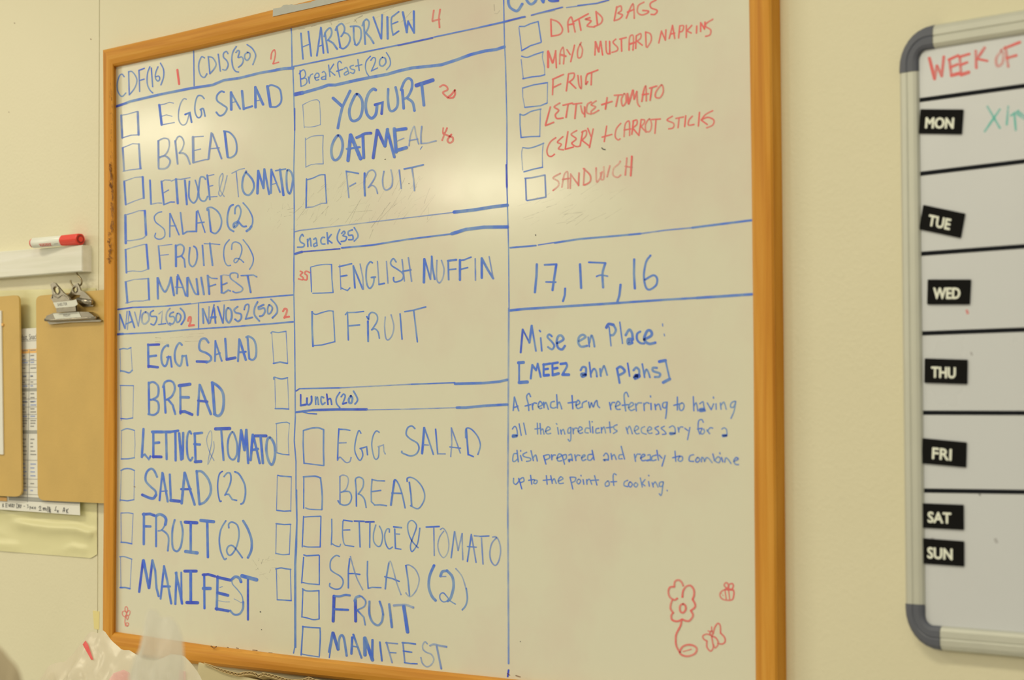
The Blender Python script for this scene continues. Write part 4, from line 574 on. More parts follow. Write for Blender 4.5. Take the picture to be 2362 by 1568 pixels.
for line in STROKES.strip().split('\n'):
    line = line.strip()
    if not line: continue
    if line[0] == '@': x0, y0, sc = (float(t) for t in line[1:].split()); continue
    kind, lab, dflt, spec = line.split('|')
    lift += 1
    if kind == 'W':
        col = 'red' if dflt[0] in 'rp' else 'blue'
        lb = HEAD.get(lab, '%s marker writing reading %s' % (col, lab.replace('&', 'and').replace('+', 'and')))
    elif kind == 'D': lb = lab
    elif kind == 'G': lb = 'faint leftover marks and specks on the white surface'
    else: lb = None
    parts = split_words(spec, lab) if kind == 'W' and lab not in HEAD else None
    if parts:
        for w_, sp_ in parts: strokes('handwriting', sp_, dflt, x0, y0, sc, HS + 0.00012, wb, '%s marker writing reading %s' % (col, w_))
        continue
    strokes(NAMES[kind], spec, dflt, x0, y0, sc, HS + 0.00012 + (lift % 4) * 0.00035 * (kind != 'B') * 0.3, wb, lb)
for (ua, ub, va, vb, n, an, sp) in ((690, 990, 425, 520, 70, -1.0, 0.25), (1180, 1420, 440, 520, 30, -0.45, 0.15), (585, 640, 1290, 1330, 16, -0.6, 0.9), (612, 680, 480, 540, 18, -0.8, 0.5), (300, 480, 770, 800, 14, -0.05, 0.06), (730, 1000, 30, 60, 12, -0.3, 0.3)):
    ss = []
    for k in range(n):
        u, v, t, ln = rs.uniform(ua, ub), rs.uniform(va, vb), an + rs.gauss(0, sp), rs.uniform(8, 46) * (0.4 if ub - ua < 80 else 1)
        ss.append('g%.1f %.1f,%.1f %.1f,%.1f %.1f,%.1f' % (rs.choice((0.4, 0.5, 0.7, 0.9, 1.3)), u, v, u + math.cos(t) * ln * .5 + rs.uniform(-1, 1), v + math.sin(t) * ln * .5, u + math.cos(t) * ln, v + math.sin(t) * ln))
    strokes('smudge_mark', ';'.join(ss), 'g1', 0, 0, 1, HS + 0.00006, wb, 'faint scratches and wiping smears on the white surface')
adopt(wb)

# ------------------------------------------------------------ weekly planner board on the right
HP = 0.014; HPS = 0.0095
X0 = P(2076, 800, HP).x; X1 = X0 + 0.90
ZT = P(2140, 57, HP).z; ZB = P(2143, 1499, HP).z
FWx = P(2121.5, 800, HP).x - X0; FW = FWx
pl = thing('weekly_planner', ((X0 + X1) / 2, 0, (ZT + ZB) / 2), 'magnetic weekly planner board with aluminium rails and grey corner caps, right of the wooden board', 'whiteboard')
bm = bmesh.new(); box(bm, X0 + 0.014, X1 - 0.014, -HPS, -0.002, ZB + 0.014, ZT - 0.014); bmobj('writing_surface', bm, M_PLAN, pl)
PP = [(0.0, 0.0015), (0.0, 0.008), (0.07, 0.0115), (0.22, 0.0135), (0.45, 0.014), (0.50, 0.0132), (0.56, 0.0140), (0.80, 0.0138), (0.93, 0.0125), (1.0, 0.0098)]
CL = 0.044   # length of a corner cap leg
def loft(name, secs, mat, parent):
    V, F = [], []; n = len(secs[0])
    for s in secs: V += s
    for i in range(len(secs) - 1):
        for k in range(n - 1): F.append((i * n + k, i * n + k + 1, (i + 1) * n + k + 1, (i + 1) * n + k))
    F.append(tuple(range(n))); F.append(tuple((len(secs) - 1) * n + k for k in reversed(range(n))))
    return obj(name, V, F, mat, parent, smooth=False)
def sec(ox, oz, ix, iz, grow=0.0):
    return [(ox + (ix - ox) * t, -(h + (grow if h > 0.009 else 0)), oz + (iz - oz) * t) for t, h in PP]
loft('frame_rail', [sec(X0, z, X0 + FW, z) for z in (ZB + CL - 0.002, ZT - CL + 0.002)], M_ALU, pl)
loft('frame_rail', [sec(X1, z, X1 - FW, z) for z in (ZB + CL - 0.002, ZT - CL + 0.002)], M_ALU, pl)
loft('frame_rail', [sec(x, ZT, x, ZT - FW) for x in (X0 + CL - 0.002, X1 - CL + 0.002)], M_ALU, pl)
loft('frame_rail', [sec(x, ZB, x, ZB + FW) for x in (X0 + CL - 0.002, X1 - CL + 0.002)], M_ALU, pl)
RO, RI = 0.040, 0.010
for cx, cz, sx, sz in ((X0, ZT, 1, -1), (X0, ZB, 1, 1), (X1, ZT, -1, -1), (X1, ZB, -1, 1)):
    secs = []
    def add(o_, i_): secs.append(sec(cx + sx * o_[0], cz + sz * o_[1], cx + sx * i_[0], cz + sz * i_[1], 0.0007))
    add((0, CL), (FW, CL))
    for k in range(9):
        t = math.pi / 2 * k / 8
        add((RO - RO * math.cos(t), RO - RO * math.sin(t)), (FW + RI - RI * math.cos(t), FW + RI - RI * math.sin(t)))
    add((CL, 0), (CL, FW))
    loft('corner_cap', secs, M_CAP, pl)
for (ya, yb) in ((231, 198), (401, 372), (585.6, 568), (769, 760), (951.6, 952.4), (1131, 1134.5)):
    g = (yb - ya) / (2362 - 2121.0)
    xr = 3200; t = 5.0
    a, b_, c, d = P(2121.5, ya - t, HPS), P(2121.5, ya + t, HPS), P(xr, ya + g * (xr - 2121) + t * 1.2, HPS), P(xr, ya + g * (xr - 2121) - t * 1.2, HPS)
    xr_w = X1 - FW - 0.003
    def cut(p, q): k = (xr_w - p.x) / (q.x - p.x); return p.lerp(q, k)
    c2, d2 = cut(b_, c), cut(a, d)
    bmobj('ruled_line', prism([(q.x, q.z) for q in (a, b_, c2, d2)], HPS - 0.0002, HPS + 0.0002), M_BLACK, pl)
strokes('handwriting', 'r22 450,420 488,570;488,570 505,475;505,475 540,550;540,550 555,410;595,430 610,545;r18 590,432 660,400;r18 605,485 655,465;r24 610,545 670,530;670,410 680,540;r18 665,412 740,390;r18 675,470 725,450;r24 680,540 735,522;785,368 790,490;850,345 792,430;r16 795,425 870,440;~970,370 935,420 940,475 975,460 985,400 970,360;1000,340 1020,480;r18 990,350 1105,305;r18 1010,420 1080,400', 'p20', 2000, 0, 3.135, HPS + 0.0001, pl, 'faded red marker writing reading WEEK OF')
strokes('handwriting', 't16 870,770 960,925;960,790 850,950;1020,770 1010,900;1040,835 1095,800;1065,820 1075,940;t34 1095,820 1140,850;1150,800 1160,900', 't16', 2000, 0, 3.135, HPS + 0.0001, pl, 'half erased pale teal marker writing')
strokes('smudge_mark', 'p6 2230,716 2232,722;g5 2150,1242 2153,1243;k2.5 2259,1140 2261,1142;g5 2240,814 2242,818;g7 2296,1244 2299,1250', 'g5', 0, 0, 1, HPS + 0.0001, pl)
adopt(pl)
MAG = {'MON': [(2123, 251.7), (2221, 252.3), (2217, 309.7), (2119, 308)], 'TUE': [(2129.3, 472.4), (2225, 492.4), (2214.7, 549), (2119.7, 528.8)],
       'WED': [(2139.5, 644.5), (2238.3, 644.5), (2235.5, 702), (2138.2, 702)], 'THU': [(2132.5, 826.3), (2230.4, 829.4), (2229.7, 885.9), (2131.8, 882.7)],
       'FRI': [(2128, 1010.5), (2228.3, 1020), (2227, 1077.9), (2125.5, 1068.4)], 'SAT': [(2120.4, 1160.3), (2221.2, 1164.1), (2221.7, 1222), (2120.4, 1216.4)],
       'SUN': [(2121.7, 1240.7), (2222.4, 1248.3), (2222.4, 1306.3), (2121.7, 1298.9)]}
TU = {'MON': (.15, .80), 'TUE': (.19, .71), 'WED': (.15, .77), 'THU': (.17, .73), 'FRI': (.24, .67), 'SAT': (.20, .72), 'SUN': (.18, .74)}
for day, q in MAG.items():
    c = P(sum(p[0] for p in q) / 4, sum(p[1] for p in q) / 4, HPS)
    m = thing('day_magnet', c, 'black magnetic label printed %s on the weekly planner' % day, 'magnet', 'day magnets down the weekly planner')
    bmobj('magnet_strip', pxprism(rounded(q, 2, 2), HPS + 0.0002, HPS + 0.0016), M_MAG, m)
    a, b_, c_, d = (Vector(p) for p in q); u0, u1 = TU[day]
    def Q(u, v): return a.lerp(b_, u).lerp(d.lerp(c_, u), v)
    o, r_, t_ = Q(u0, .77), Q(u1, .77), Q(u0, .34)
    text_mesh(day, 'lettering', M_CREAM, m, o, r_ - o, t_ - o, HPS + 0.0018, 0.022, 'cream printed letters %s' % day)
    adopt(m)

# ------------------------------------------------------------ white ledge, hook, marker
XE = P(211, 600, 0).x
d = P(189.5, 600, 0); HL = DIST - XE / (d.x / DIST)
led = pxprism([(-330, 606), (189.5, 565), (189.5, 625.6), (-330, 666)], 0.0, HL)
bmesh.ops.bevel(led, geom=[e for e in led.edges if abs(e.verts[0].co.y + HL) < 1e-5 and abs(e.verts[1].co.y + HL) < 1e-5], offset=0.0012, segments=2, affect='EDGES')
tag(bmobj('wall_ledge', led, M_WHITEWOOD), 'white painted wooden ledge block fixed to the wall, carrying a red capped marker', 'ledge')
HK = HL * 0.55
hp = [P(90 + a / 9.8, 600 + b / 9.8, HK) for a, b in catmull([(862, 235), (850, 300), (895, 360), (950, 425), (965, 500), (935, 565), (830, 600), (760, 570), (720, 505), (708, 452)], 5)]
tag(bmobj('wall_hook', tube(hp, 0.0014, 8), M_BRASS, smooth=True), 'bent wire screw hook under the white ledge, holding the clipboard', 'hook')
# marker
A = P(76, 560.5, 0.0275); B = P(186, 551.5, 0.0120)
ax = (B - A); Lm = ax.length; ax = ax.normalized()
s1 = ax.cross(Vector((0, 0, 1))).normalized(); u1 = s1.cross(ax)
RM = 0.0082
zt = P(140, 571.5, HL).z
mk = thing('dry_erase_marker', (A + B) / 2, 'white barrelled marker with a red cap lying on the white ledge', 'marker')
def lathe(prof, n=24, hexa=0.0):
    bm = bmesh.new(); rings = []
    for t, r in prof:
        c = A + ax * t
        rings.append([bm.verts.new(c + (s1 * math.cos(2 * math.pi * k / n) + u1 * math.sin(2 * math.pi * k / n)) * r * (1 + hexa * math.cos(6 * 2 * math.pi * k / n))) for k in range(n)])
    for X, Y in zip(rings, rings[1:]):
        for k in range(n): bm.faces.new((X[k], X[(k + 1) % n], Y[(k + 1) % n], Y[k]))
    bm.faces.new(rings[0][::-1]); bm.faces.new(rings[-1]); return bm
bmobj('barrel', lathe([(0.002, RM * .86), (0.0035, RM), (Lm - 0.043, RM), (Lm - 0.040, RM * .9)]), M_BARREL, mk, True)
bmobj('end_plug', lathe([(-0.002, RM * .7), (0.0, RM * .9), (0.0035, RM * .93)]), M_REDP, mk, True)
bmobj('cap', lathe([(Lm - 0.043, RM * .8), (Lm - 0.0415, RM * 1.02), (Lm - 0.030, RM * 1.05), (Lm - 0.003, RM * 1.10), (Lm - 0.0008, RM * 1.05)], 24, 0.035), M_RED, mk)
bmobj('cap_recess', lathe([(Lm - 0.002, RM * .82), (Lm - 0.0002, RM * .82)]), M_REDD, mk, label='dark red ring sunk in the end of the cap')
bmobj('cap_button', lathe([(Lm - 0.002, RM * .5), (Lm + 0.0008, RM * .5)]), M_RED, mk)
def decal(name, t0, t1, a0, a1, mat, lift=0.0002, lab=None):
    V, F = [], []; n, m_ = 10, 6
    toc = (Vector((0, -DIST, EYE)) - A); toc = (toc - ax * toc.dot(ax)).normalized(); side = ax.cross(toc)
    for i in range(n + 1):
        for j in range(m_ + 1):
            an = a0 + (a1 - a0) * j / m_
            V.append(A + ax * (t0 + (t1 - t0) * i / n) + (toc * math.cos(an) + side * math.sin(an)) * (RM + lift))
    for i in range(n):
        for j in range(m_): F.append((i * (m_ + 1) + j, i * (m_ + 1) + j + 1, (i + 1) * (m_ + 1) + j + 1, (i + 1) * (m_ + 1) + j))
    return obj(name, V, F, mat, mk, label=lab)
s_ = 1 if (ax.cross((Vector((0, -DIST, EYE)) - A))).z < 0 else -1
decal('printed_band', 0.024, 0.054, s_ * 0.25, s_ * 0.33, M_REDP); decal('printed_band', 0.026, 0.053, s_ * 0.82, s_ * 0.90, M_REDP)
for k in range(7): decal('printed_letter', 0.0255 + k * 0.0040, 0.0278 + k * 0.0040, s_ * (0.38 + 0.06 * (k % 2)), s_ * 0.72, M_REDP, 0.00025)
decal('printed_letter', 0.060, 0.070, s_ * 0.45, s_ * 0.55, M_GREY, 0.0002)
adopt(mk)

# ------------------------------------------------------------ papers and plastic on the wall
def wrinkle(u, v):
    def yline(c): 
        for (a, b) in zip(c, c[1:]):
            if a[0] <= u <= b[0]: return a[1] + (b[1] - a[1]) * (u - a[0]) / (b[0] - a[0])
        return None
    h = 0.0012
    for c, amp, wd in (([(22, 1200), (70, 1208), (110, 1214), (175, 1217), (205, 1226), (222, 1223)], 0.0062, 5.0), ([(-60, 1176), (0, 1175), (28, 1184), (60, 1180), (80, 1176)], 0.003, 4.0), ([(140, 1268), (165, 1258), (205, 1264)], 0.0025, 4.0), ([(-60, 1248), (0, 1252), (50, 1255)], 0.002, 5.0)):
        y = yline(c)
        if y is None: continue
        ends = min(1.0, (u - c[0][0]) / 30 + 0.05, (c[-1][0] - u) / 18 + 0.15)
        dd = v - y
        h += amp * ends * (math.exp(-(dd / wd) ** 2) if dd < 0 else math.exp(-(dd / (wd * 3.2)) ** 2))
    return h + 0.0006 * noise.noise(Vector((u * 0.03, v * 0.05, 0)))
V, F = [], []; NU, NV = 70, 110
for j in range(NV + 1):
    for i in range(NU + 1):
        a, b = i / NU, j / NV
        l = Vector((-60, 672)).lerp(Vector((-60, 1266)), b); r = Vector((221, 664)).lerp(Vector((224, 1288)), b)
        q = l.lerp(r, a); 
        if b > 0.975: q.y -= max(0, (a - 0.95)) * 200 * (b - 0.975) * 40
        edge = min(a, 1 - a) * 10 if a > 0.5 else 1
        V.append(P(q.x, q.y, wrinkle(q.x, q.y)))
for j in range(NV):
    for i in range(NU): F.append((j * (NU + 1) + i, j * (NU + 1) + i + 1, (j + 1) * (NU + 1) + i + 1, (j + 1) * (NU + 1) + i))
tag(obj('plastic_sheet', V, F, M_SHEET, smooth=True), 'wrinkled yellowed plastic sheet taped to the wall behind the clipboards', 'sheet')
# printed menu sheet
sh = thing('printed_menu_sheet', P(110, 950, 0.003), 'printed menu table on white paper, seen between the two clipboards', 'paper')
bmobj('sheet', pxprism([(16, 760), (184, 750), (184, 1167.5), (16, 1157)], 0.0078, 0.0083), M_PAPER, sh)
def yy(y, x): return y + (x - 68) * (y - 988) / 3260.0
def hbar(y0_, y1_, xa, xb, mat, name, h=0.0085):
    return bmobj(name, pxprism([(xa, yy(y0_, xa)), (xb, yy(y0_, xb)), (xb, yy(y1_, xb)), (xa, yy(y1_, xa))], h - 0.0001, h), mat, sh)
hbar(805, 814.5, 20, 184, M_ORANGE, 'header_band'); hbar(895, 902.5, 20, 184, M_GREY, 'grey_band'); hbar(992, 1000, 20, 184, M_GREY, 'grey_band')
hbar(1147, 1155, 20, 184, M_GREY, 'grey_band')
bm = bmesh.new()
for y in (832, 841, 859, 876, 886, 920, 938.5, 955.6, 965, 1061, 1104.5, 1122.7, 1140, 1147, 1155.5): pxprism([(20, yy(y - .4, 20)), (183, yy(y - .4, 183)), (183, yy(y + .4, 183)), (20, yy(y + .4, 20))], 0.0084, 0.00865, bm)
for (a, b) in ((68, 63), (112, 110), (150, 150)): pxprism([(a - .35, 805), (a + .35, 805), (b + .35, 1158), (b - .35, 1158)], 0.0084, 0.00865, bm)
bmobj('table_rules', bm, M_RULE, sh)
for mat, ys in ((M_TXT, (808, 820, 849, 868, 881, 908, 917, 927, 943, 950, 970, 976, 983, 1013, 1022, 1030, 1040, 1048, 1115)), (M_BLPRINT, (829, 836, 867, 890, 926, 934, 960, 1070, 1079, 1088, 1097, 1131))):
    bm = bmesh.new()
    for y in ys:
        for xa in (52, 70, 115, 153):
            x = xa
            for w in range(random.randint(2, 4)):
                ww = random.uniform(1.6, 3.2)
                if x + ww < xa + 14: pxprism([(x, yy(y - 1.5, x)), (x + ww, yy(y - 1.5, x + ww)), (x + ww, yy(y + 1.2, x + ww)), (x, yy(y + 1.2, x))], 0.0084, 0.0087, bm)
                x += ww + 0.7
    bmobj('table_text', bm, mat, sh)['kind'] = 'stuff'
text_mesh('Breakfast, Snack', 'title_text', M_DKINK, sh, (30, 788), (57, -4.0), (0, -15), 0.0086, 0.0, 'heading reading Breakfast, Snack, half hidden')
bmobj('title_rule', pxprism([(28, 787.5), (90, 784.5), (90, 785.3), (28, 788.3)], 0.0084, 0.0087), M_RULE, sh)
adopt(sh)
tag(bmobj('orange_paper', pxprism([(-70, 1142), (17, 1147.5), (17, 1156), (-70, 1150)], 0.0078, 0.0083), M_ORANGE), 'orange slip of paper at the left below the cut off clipboard', 'paper')
ns = thing('handwritten_note_strip', P(90, 1170, 0.003), 'white paper strip with a handwritten reminder below the clipboards', 'paper')
bmobj('strip', pxprism([(-70, 1148), (0, 1155.5), (184, 1167), (184.5, 1188), (60, 1179), (-70, 1170)], 0.0088, 0.0093), M_PAPER, ns)
strokes('handwriting', '50,360 52,430;75,365 55,395;55,395 75,425;115,350 118,435;115,352 150,360;118,390 150,392;118,432 150,425;165,365 185,425;200,365 185,425;205,365 210,425;205,365 235,370;207,395 235,398;210,425 235,425;240,365 245,430;~240,365 262,375 245,395 265,430;275,375 280,400;290,370 278,430;~330,365 335,450 365,420 355,370 325,362;~370,450 380,375 400,445;372,420 398,415;400,375 415,405;430,380 412,445;k9 475,410 500,412;~540,375 565,385 550,405 570,430 545,448;600,410 600,475;~615,420 620,450 640,450 645,425 645,460;~670,425 655,435 660,460 675,460;~690,450 715,440 705,425 690,440 700,465 718,462;k10 ~780,440 800,410 820,425 800,465;k12 785,495 830,490;862,445 868,495;~868,460 880,440 888,495;~890,460 905,440 910,490;930,455 928,510;955,415 960,530;980,420 985,530;1000,430 1000,540;1015,470 1000,500;1005,500 1018,540;~1130,420 1115,440 1110,500 1095,490;~1130,490 1150,500 1145,530;1160,495 1165,540;1165,510 1180,500;~1280,440 1265,500 1262,530;1290,440 1295,525;1265,500 1300,495;1330,470 1335,550;1370,460 1340,505;1340,505 1365,550', 'k9', 0, 1120, 8.712, 0.0096, ns, 'handwritten reminder in dark ink about juice and milk every day')
adopt(ns)
for q in ([(214, 1408), (229, 1410), (228, 1452), (217, 1450)],):
    tag(bmobj('tape_remnant', pxprism(q, 0.0, 0.0005), M_STAIN), 'yellowed strip of old tape on the wall left of the board corner', 'tape')
strokes_o = strokes('wall_mark', 'n2 209,90 210,91;k1.2 302,1122 303,1123;n1.6 20,258 21,259;n1.6 33,53 34,54', 'n2', 0, 0, 1, 0.0004, None)
tag(strokes_o, 'tiny dark nail marks on the cream wall above the ledge', 'mark')

# ------------------------------------------------------------ clipboards
def zpt(pts, ox=90, oy=600, s=9.8): return [(ox + a / s, oy + b / s) for a, b in pts]
def ell(cx, cy, rx_, ry_, rot=0, n=16):
    return [(cx + rx_ * math.cos(t) * math.cos(rot) - ry_ * math.sin(t) * math.sin(rot), cy + rx_ * math.cos(t) * math.sin(rot) + ry_ * math.sin(t) * math.cos(rot)) for t in (2 * math.pi * k / n for k in range(n))]
def beveled(bm, w=0.0006):
    bmesh.ops.bevel(bm, geom=[e for e in bm.edges if len(e.link_faces) == 2 and e.calc_face_angle(0) > 1.2], offset=w, segments=2, affect='EDGES'); return bm
def clip_on(parent, h):
    rear = zpt([(630, 790), (700, 740), (765, 600), (815, 525), (870, 520), (905, 590), (935, 680), (1020, 720), (1120, 810), (1220, 920), (1222, 1040), (985, 1052), (900, 990), (870, 890), (940, 790), (790, 775), (720, 850), (690, 850)])
    bmobj('clip_back_plate', beveled(pxprism(rear, h + 0.0020, h + 0.0045, holes=[zpt(ell(812, 665, 42, 62, 0.15))]), 0.0005), M_STEEL, parent)
    base = zpt([(135, 1320), (170, 1255), (320, 1192), (880, 1163), (1110, 1168), (1185, 1215), (1250, 1275), (165, 1345)])
    bmobj('clip_jaw', pxprism(base, h + 0.0015, h + 0.0105), M_STEEL, parent)
    # rolled lower edge of the jaw
    path = [P(*zpt([(x, y)])[0], h + 0.0075) for x, y in ((150, 1345), (300, 1352), (700, 1330), (1100, 1305), (1290, 1300))]
    bmobj('clip_roll', tube(path, 0.0027, 10), M_STEEL, parent, True)
    low = zpt([(150, 1355), (1290, 1290), (1405, 1362), (1385, 1388), (700, 1405), (240, 1452)])
    bmobj('clip_lip', beveled(pxprism(low, h + 0.0002, h + 0.0040), 0.0006), M_STEEL, parent)
    lev = zpt([(262, 860), (300, 770), (285, 690), (256, 570), (268, 520), (310, 500), (365, 518), (470, 640), (560, 745), (640, 805), (720, 900), (850, 900), (820, 1000), (835, 1150), (395, 1180), (385, 1090), (320, 950)])
    bmobj('clip_lever', beveled(pxprism(lev, h + 0.0125, h + 0.0150, holes=[zpt(ell(392, 678, 50, 78, -0.28))]), 0.0007), M_STEEL, parent)
    rim = [P(*zpt([q])[0], h + 0.0152) for q in ell(392, 678, 66, 95, -0.28, 20)]; rim.append(rim[0])
    bmobj('clip_eyelet', tube(rim, 0.0011, 8), M_STEEL, parent, True)
    rim = [P(*zpt([q])[0], h + 0.0048) for q in ell(812, 665, 52, 74, 0.15, 20)]; rim.append(rim[0])
    bmobj('clip_eyelet', tube(rim, 0.0009, 8), M_STEEL, parent, True)
    ridge = [P(*zpt([(x, y)])[0], h + 0.0152) for x, y in catmull([(300, 860), (310, 780), (420, 850), (520, 790), (620, 830), (700, 890)], 4)]
    bmobj('clip_ridge', tube(ridge, 0.0009, 6), M_STEEL, parent, True)
    sp = [P(*zpt([(x, y)])[0], h + 0.0075) for x, y in ((880, 900), (1200, 960))]
    bmobj('clip_spring', tube(sp, 0.0042, 12), M_STEEL, parent, True)
def clipboard(outline, radii, h0, h1, label, shift=None):
    q = outline; c = P(sum(p[0] for p in q) / 4, sum(p[1] for p in q) / 4, h0)
    t = thing('clipboard', c, label, 'clipboard')
    bmobj('backing_board', pxprism(rounded(q, radii), h0, h1), M_HARD, t)
    return t
cb = clipboard([(83, 682.5), (252, 667), (252, 1161), (87, 1153.5)], [13, 0, 0, 17], 0.0098, 0.0128, 'brown hardboard clipboard with label strips on its clip, hanging from the hook')
clip_on(cb, 0.0128)
H3 = 0.0128
s1q = zpt([(318, 958), (520, 935), (730, 918), (835, 882), (872, 1000), (800, 1045), (600, 1062), (378, 1082)])
bmobj('label_strip', pxprism(s1q, H3 + 0.0151, H3 + 0.0156), M_STRIP, cb, label='paper strip on the clip reading SHELTER')
s2q = zpt([(315, 1210), (890, 1165), (952, 1288), (365, 1328)])
bmobj('label_strip', pxprism(s2q, H3 + 0.0106, H3 + 0.0111), M_STRIP, cb, label='paper strip on the clip reading FRIDAY')
a = zpt([(420, 1040), (640, 1015), (412, 975)]); text_mesh('SHELTER', 'lettering', M_DKINK, cb, a[0], (a[1][0] - a[0][0], a[1][1] - a[0][1]), (a[2][0] - a[0][0], a[2][1] - a[0][1]), H3 + 0.0158)
a = zpt([(555, 1280), (715, 1268), (545, 1222)]); text_mesh('FRIDAY', 'lettering', M_DKINK, cb, a[0], (a[1][0] - a[0][0], a[1][1] - a[0][1]), (a[2][0] - a[0][0], a[2][1] - a[0][1]), H3 + 0.0113)
adopt(cb)
cb2 = clipboard([(-150, 696), (44, 680), (50, 1146), (-150, 1137)], [0, 13, 17, 0], 0.0150, 0.0180, 'brown hardboard clipboard cut off by the left edge, with papers on it')
bmobj('paper_stack', pxprism([(-130, 720), (2.5, 716), (7, 1048), (-130, 1040)], 0.0182, 0.0202), M_PAPER, cb2, label='white papers held on the clipboard')
bmobj('page_tab', pxprism([(1, 744), (7, 747), (7, 751), (1, 752)], 0.0186, 0.0200), M_ORANGE, cb2)
n0 = set(c.name for c in cb2.children)
clip_on(cb2, 0.0180)
dx = P(-100, 700, 0.02).x - P(165, 700, 0.02).x
for c in cb2.children:
    if c.name not in n0: c.location.x += dx
adopt(cb2)

# ------------------------------------------------------------ things on the work table below the boards
bm = bmesh.new(); box(bm, -4.4, -1.3, -1.12, -0.01, 0.905, 0.93)
tbl = thing('work_table', (-2.85, -0.55, 0), 'steel work table standing against the wall under the whiteboard', 'table')
bmobj('table_top', bm, M_TABLE, tbl)
for x in (-4.34, -1.36):
    for y in (-1.06, -0.07):
        bm = bmesh.new(); box(bm, x - .02, x + .02, y - .02, y + .02, 0, 0.905); bmobj('leg', bm, M_TABLE, tbl)
adopt(tbl)
ZTAB = 0.931
def bag(name, sil, h_mid, bulge, mat, label, seed, rough=0.012, prints=(), extra=None):
    """film bag: a closed front and back skin under a silhouette, standing on the table"""
    u0, u1 = sil[0][0], sil[-1][0]; NU_, NV_ = 64, 60
    def top(u):
        for a_, b__ in zip(sil, sil[1:]):
            if a_[0] <= u <= b__[0]: return a_[1] + (b__[1] - a_[1]) * (u - a_[0]) / (b__[0] - a_[0])
    base = P((u0 + u1) / 2, 1500, h_mid)
    t = thing(name, (base.x, base.y, ZTAB), label, 'bag', None)
    def pt(i, j, front):
        a_ = i / NU_; u = u0 + (u1 - u0) * a_; q = P(u, top(u), h_mid)
        b__ = j / NV_
        z = q.z + (ZTAB - q.z) * b__
        prof = math.sin(math.pi * min(1, max(0, a_))) ** 0.5 * min(1, b__ * 2.2 + 0.0) ** 0.8
        n1 = noise.noise(Vector((a_ * 5 + seed, b__ * 6, seed))); n2 = abs(noise.noise(Vector((a_ * 9 + b__ * 5 + seed, b__ * 9 - a_ * 6, seed * 2))))
        n3 = abs(noise.noise(Vector((a_ * 22 - b__ * 9, b__ * 20 + a_ * 7, seed))))
        env = min(1, b__ * 6, a_ * 8, (1 - a_) * 8)
        off = bulge * prof + (n1 * 1.6 + (0.5 - n2) * 1.3 + (0.3 - n3) * 0.5) * rough * env
        y = -(h_mid + (off if front else -off * 0.5))
        x = q.x + 0.35 * rough * n1 * env
        return Vector((x, min(y, -0.03), z))
    for front, nm in ((True, 'bag_front'), (False, 'bag_back')):
        V = [pt(i, j, front) for j in range(NV_ + 1) for i in range(NU_ + 1)]
        F = [(j * (NU_ + 1) + i, j * (NU_ + 1) + i + 1, (j + 1) * (NU_ + 1) + i + 1, (j + 1) * (NU_ + 1) + i) for j in range(NV_) for i in range(NU_)]
        obj(nm, V, F, mat, t, True)
    # printed shapes laid on the front skin
    c0 = Vector((0, -DIST, EYE))
    from mathutils.bvhtree import BVHTree
    fr = [c for c in t.children if c.name.startswith('bag_front')][0]
    tree = BVHTree.FromPolygons([v.co for v in fr.data.vertices], [tuple(p.vertices) for p in fr.data.polygons])
    for poly, pm in prints:
        bm = bmesh.new(); vs = [bm.verts.new((a_, b__, 0)) for a_, b__ in poly]; bm.faces.new(vs)
        bmesh.ops.triangulate(bm, faces=bm.faces[:]); bmesh.ops.subdivide_edges(bm, edges=bm.edges[:], cuts=4, use_grid_fill=True)
        ok = True
        for v in bm.verts:
            q = P(v.co.x, v.co.y, 0); dr = (q - c0).normalized(); hit = tree.ray_cast(c0, dr)
            v.co = (hit[0] if hit[0] else P(v.co.x, v.co.y, h_mid + bulge)) - dr * 0.003
        bmobj('red_print', bm, pm, t)
    adopt(t)
    return t
M_PINK = mk_film('pink_print', alb(226, 150, 138), 0.5, 0.4, 0.0, 10)
bag('plastic_bag', [(92, 1568), (112, 1535), (130, 1528), (150, 1526), (168, 1508), (190, 1478), (206, 1458), (215, 1456), (226, 1460), (234, 1458), (239, 1451), (246, 1462), (258, 1478), (270, 1488), (282, 1499), (298, 1499), (314, 1509), (330, 1520), (360, 1524), (395, 1508), (424, 1512), (440, 1528), (458, 1552), (466, 1568), (480, 1600)],
    0.21, 0.05, M_BAG, 'crumpled white plastic bag with a red printed stroke, below the lower left board corner', 3.1,
    prints=[([(190.5, 1486), (197, 1477), (203, 1486), (215, 1521), (210, 1521)], M_REDP), ([(250, 1568), (262, 1552), (285, 1544), (300, 1552), (305, 1590), (250, 1590)], M_PINK), ([(413, 1545), (428, 1548), (428, 1600), (410, 1600)], M_PINK)])
bag('plastic_bag', [(296, 1560), (308, 1520), (322, 1496), (333, 1470), (338, 1448), (336, 1415), (345, 1404), (360, 1408), (375, 1425), (388, 1421), (402, 1430), (412, 1446), (421, 1470), (425, 1520), (427, 1560)],
    0.80, 0.03, M_BAG2, 'thin see-through plastic bag in front, blurred, its tied handles standing up', 8.4, rough=0.008)
# brown crumpled bag at the lower left, out of focus
bag('paper_bag', [(-140, 1500), (-90, 1470), (-40, 1474), (-10, 1484), (8, 1500), (24, 1520), (36, 1532), (46, 1550), (56, 1590)],
    0.98, 0.05, M_BROWN, 'blurred brown crumpled bag at the bottom left corner', 5.5, rough=0.012)

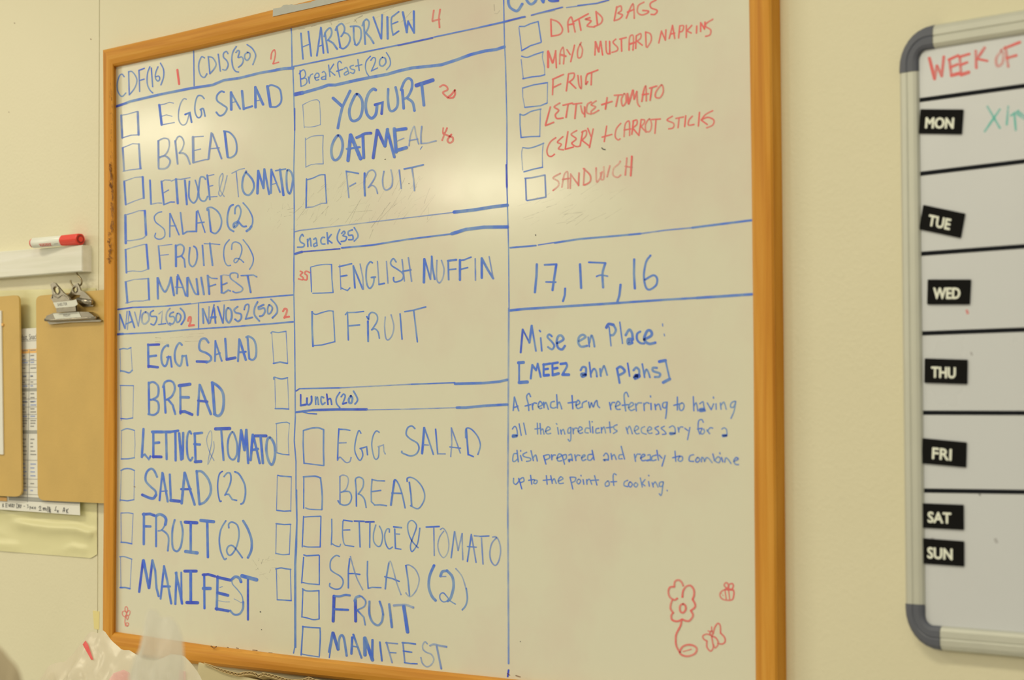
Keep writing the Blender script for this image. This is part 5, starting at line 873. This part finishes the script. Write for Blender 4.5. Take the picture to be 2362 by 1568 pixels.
# cardboard box: corrugated flap edge in front of the lower rail
cbx = thing('cardboard_box', P(620, 1600, 0.12), 'open corrugated cardboard box with its cut flap edge against the lower frame', 'box')
cbx.location.z = ZTAB
HB = 0.075
edge = [(470, 1528.5), (485, 1533), (505, 1541), (530, 1548), (550, 1552.5), (562, 1549.5), (578, 1548.5), (590, 1552), (597, 1556), (606, 1551), (620, 1553.5), (640, 1559), (660, 1565), (680, 1567), (700, 1565.5), (712, 1561), (725, 1566), (760, 1573), (900, 1596)]
dense = []
for a_, b__ in zip(edge, edge[1:]):
    n = max(1, int(math.hypot(b__[0] - a_[0], b__[1] - a_[1]) / 2.0))
    for k in range(n): dense.append((a_[0] + (b__[0] - a_[0]) * k / n, a_[1] + (b__[1] - a_[1]) * k / n))
dense.append(edge[-1])
def sheet(path, th, ya, yb, mat, name):
    V, F = [], []
    for (u, v) in path:
        f_, g_ = P(u, v, HB), P(u, v + th, HB)
        for q in (f_, g_):
            for y in (ya, yb): V.append((q.x, y, q.z - (0.0 if y == ya else 0.006)))
    for i in range(len(path) - 1):
        b0, b1 = i * 4, (i + 1) * 4
        F += [(b0, b0 + 1, b1 + 1, b1), (b0 + 2, b1 + 2, b1 + 3, b0 + 3), (b0, b1, b1 + 2, b0 + 2), (b0 + 1, b0 + 3, b1 + 3, b1 + 1)]
    F += [(0, 2, 3, 1), tuple(len(V) - 4 + k for k in (0, 1, 3, 2))]
    return obj(name, V, F, mat, cbx)
def thick(u): return min(5.6, 1.5 + (u - 470) * 0.08)
sheet([(u, v - 0.8) for u, v in dense], 1.4, -HB, -HB + 0.012, M_CARD, 'top_liner')
sheet([(u, v + thick(u)) for u, v in dense], 1.3, -HB, -HB + 0.012, M_CARD, 'bottom_liner')
zig = []
run = 0.0
for i, (u, v) in enumerate(dense):
    if i: run += math.hypot(u - dense[i - 1][0], v - dense[i - 1][1])
    zig.append((u, v + 0.6 + (thick(u) - 1.2) * (0.5 + 0.5 * math.sin(run * 2 * math.pi / 8.2))))
sheet(zig, 0.9, -HB + 0.0004, -HB + 0.012, M_CARD, 'fluting')
V = []
face = [(458, 1528), (470, 1532), (548, 1557), (604, 1570), (700, 1596), (640, 1700), (440, 1700)]
bmobj('box_flap', pxprism(face, HB - 0.006, HB - 0.003), M_CARDL, cbx, label='pale inner flap of the box')
xl, xr2 = P(470, 1560, HB).x, P(900, 1600, HB).x
bmobj('box_inner_shade', pxprism([(551, 1559), (575, 1556), (592, 1559), (604, 1558), (640, 1566), (700, 1573), (730, 1574), (900, 1603), (900, 1700), (720, 1640), (604, 1571)], HB - 0.016, HB - 0.0125), M_CARDSHADE, cbx, label='dark panel painted as the shade inside the box')  # dark sheet standing in for the shade under the flap edge
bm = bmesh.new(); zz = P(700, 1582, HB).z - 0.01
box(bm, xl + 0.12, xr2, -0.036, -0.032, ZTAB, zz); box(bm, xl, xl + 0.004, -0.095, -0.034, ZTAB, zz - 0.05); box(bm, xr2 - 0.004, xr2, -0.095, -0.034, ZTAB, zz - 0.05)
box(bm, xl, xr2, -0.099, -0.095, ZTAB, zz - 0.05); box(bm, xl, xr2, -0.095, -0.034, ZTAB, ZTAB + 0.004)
bmobj('box_walls', bm, M_CARDSHADE, cbx)
adopt(cbx)
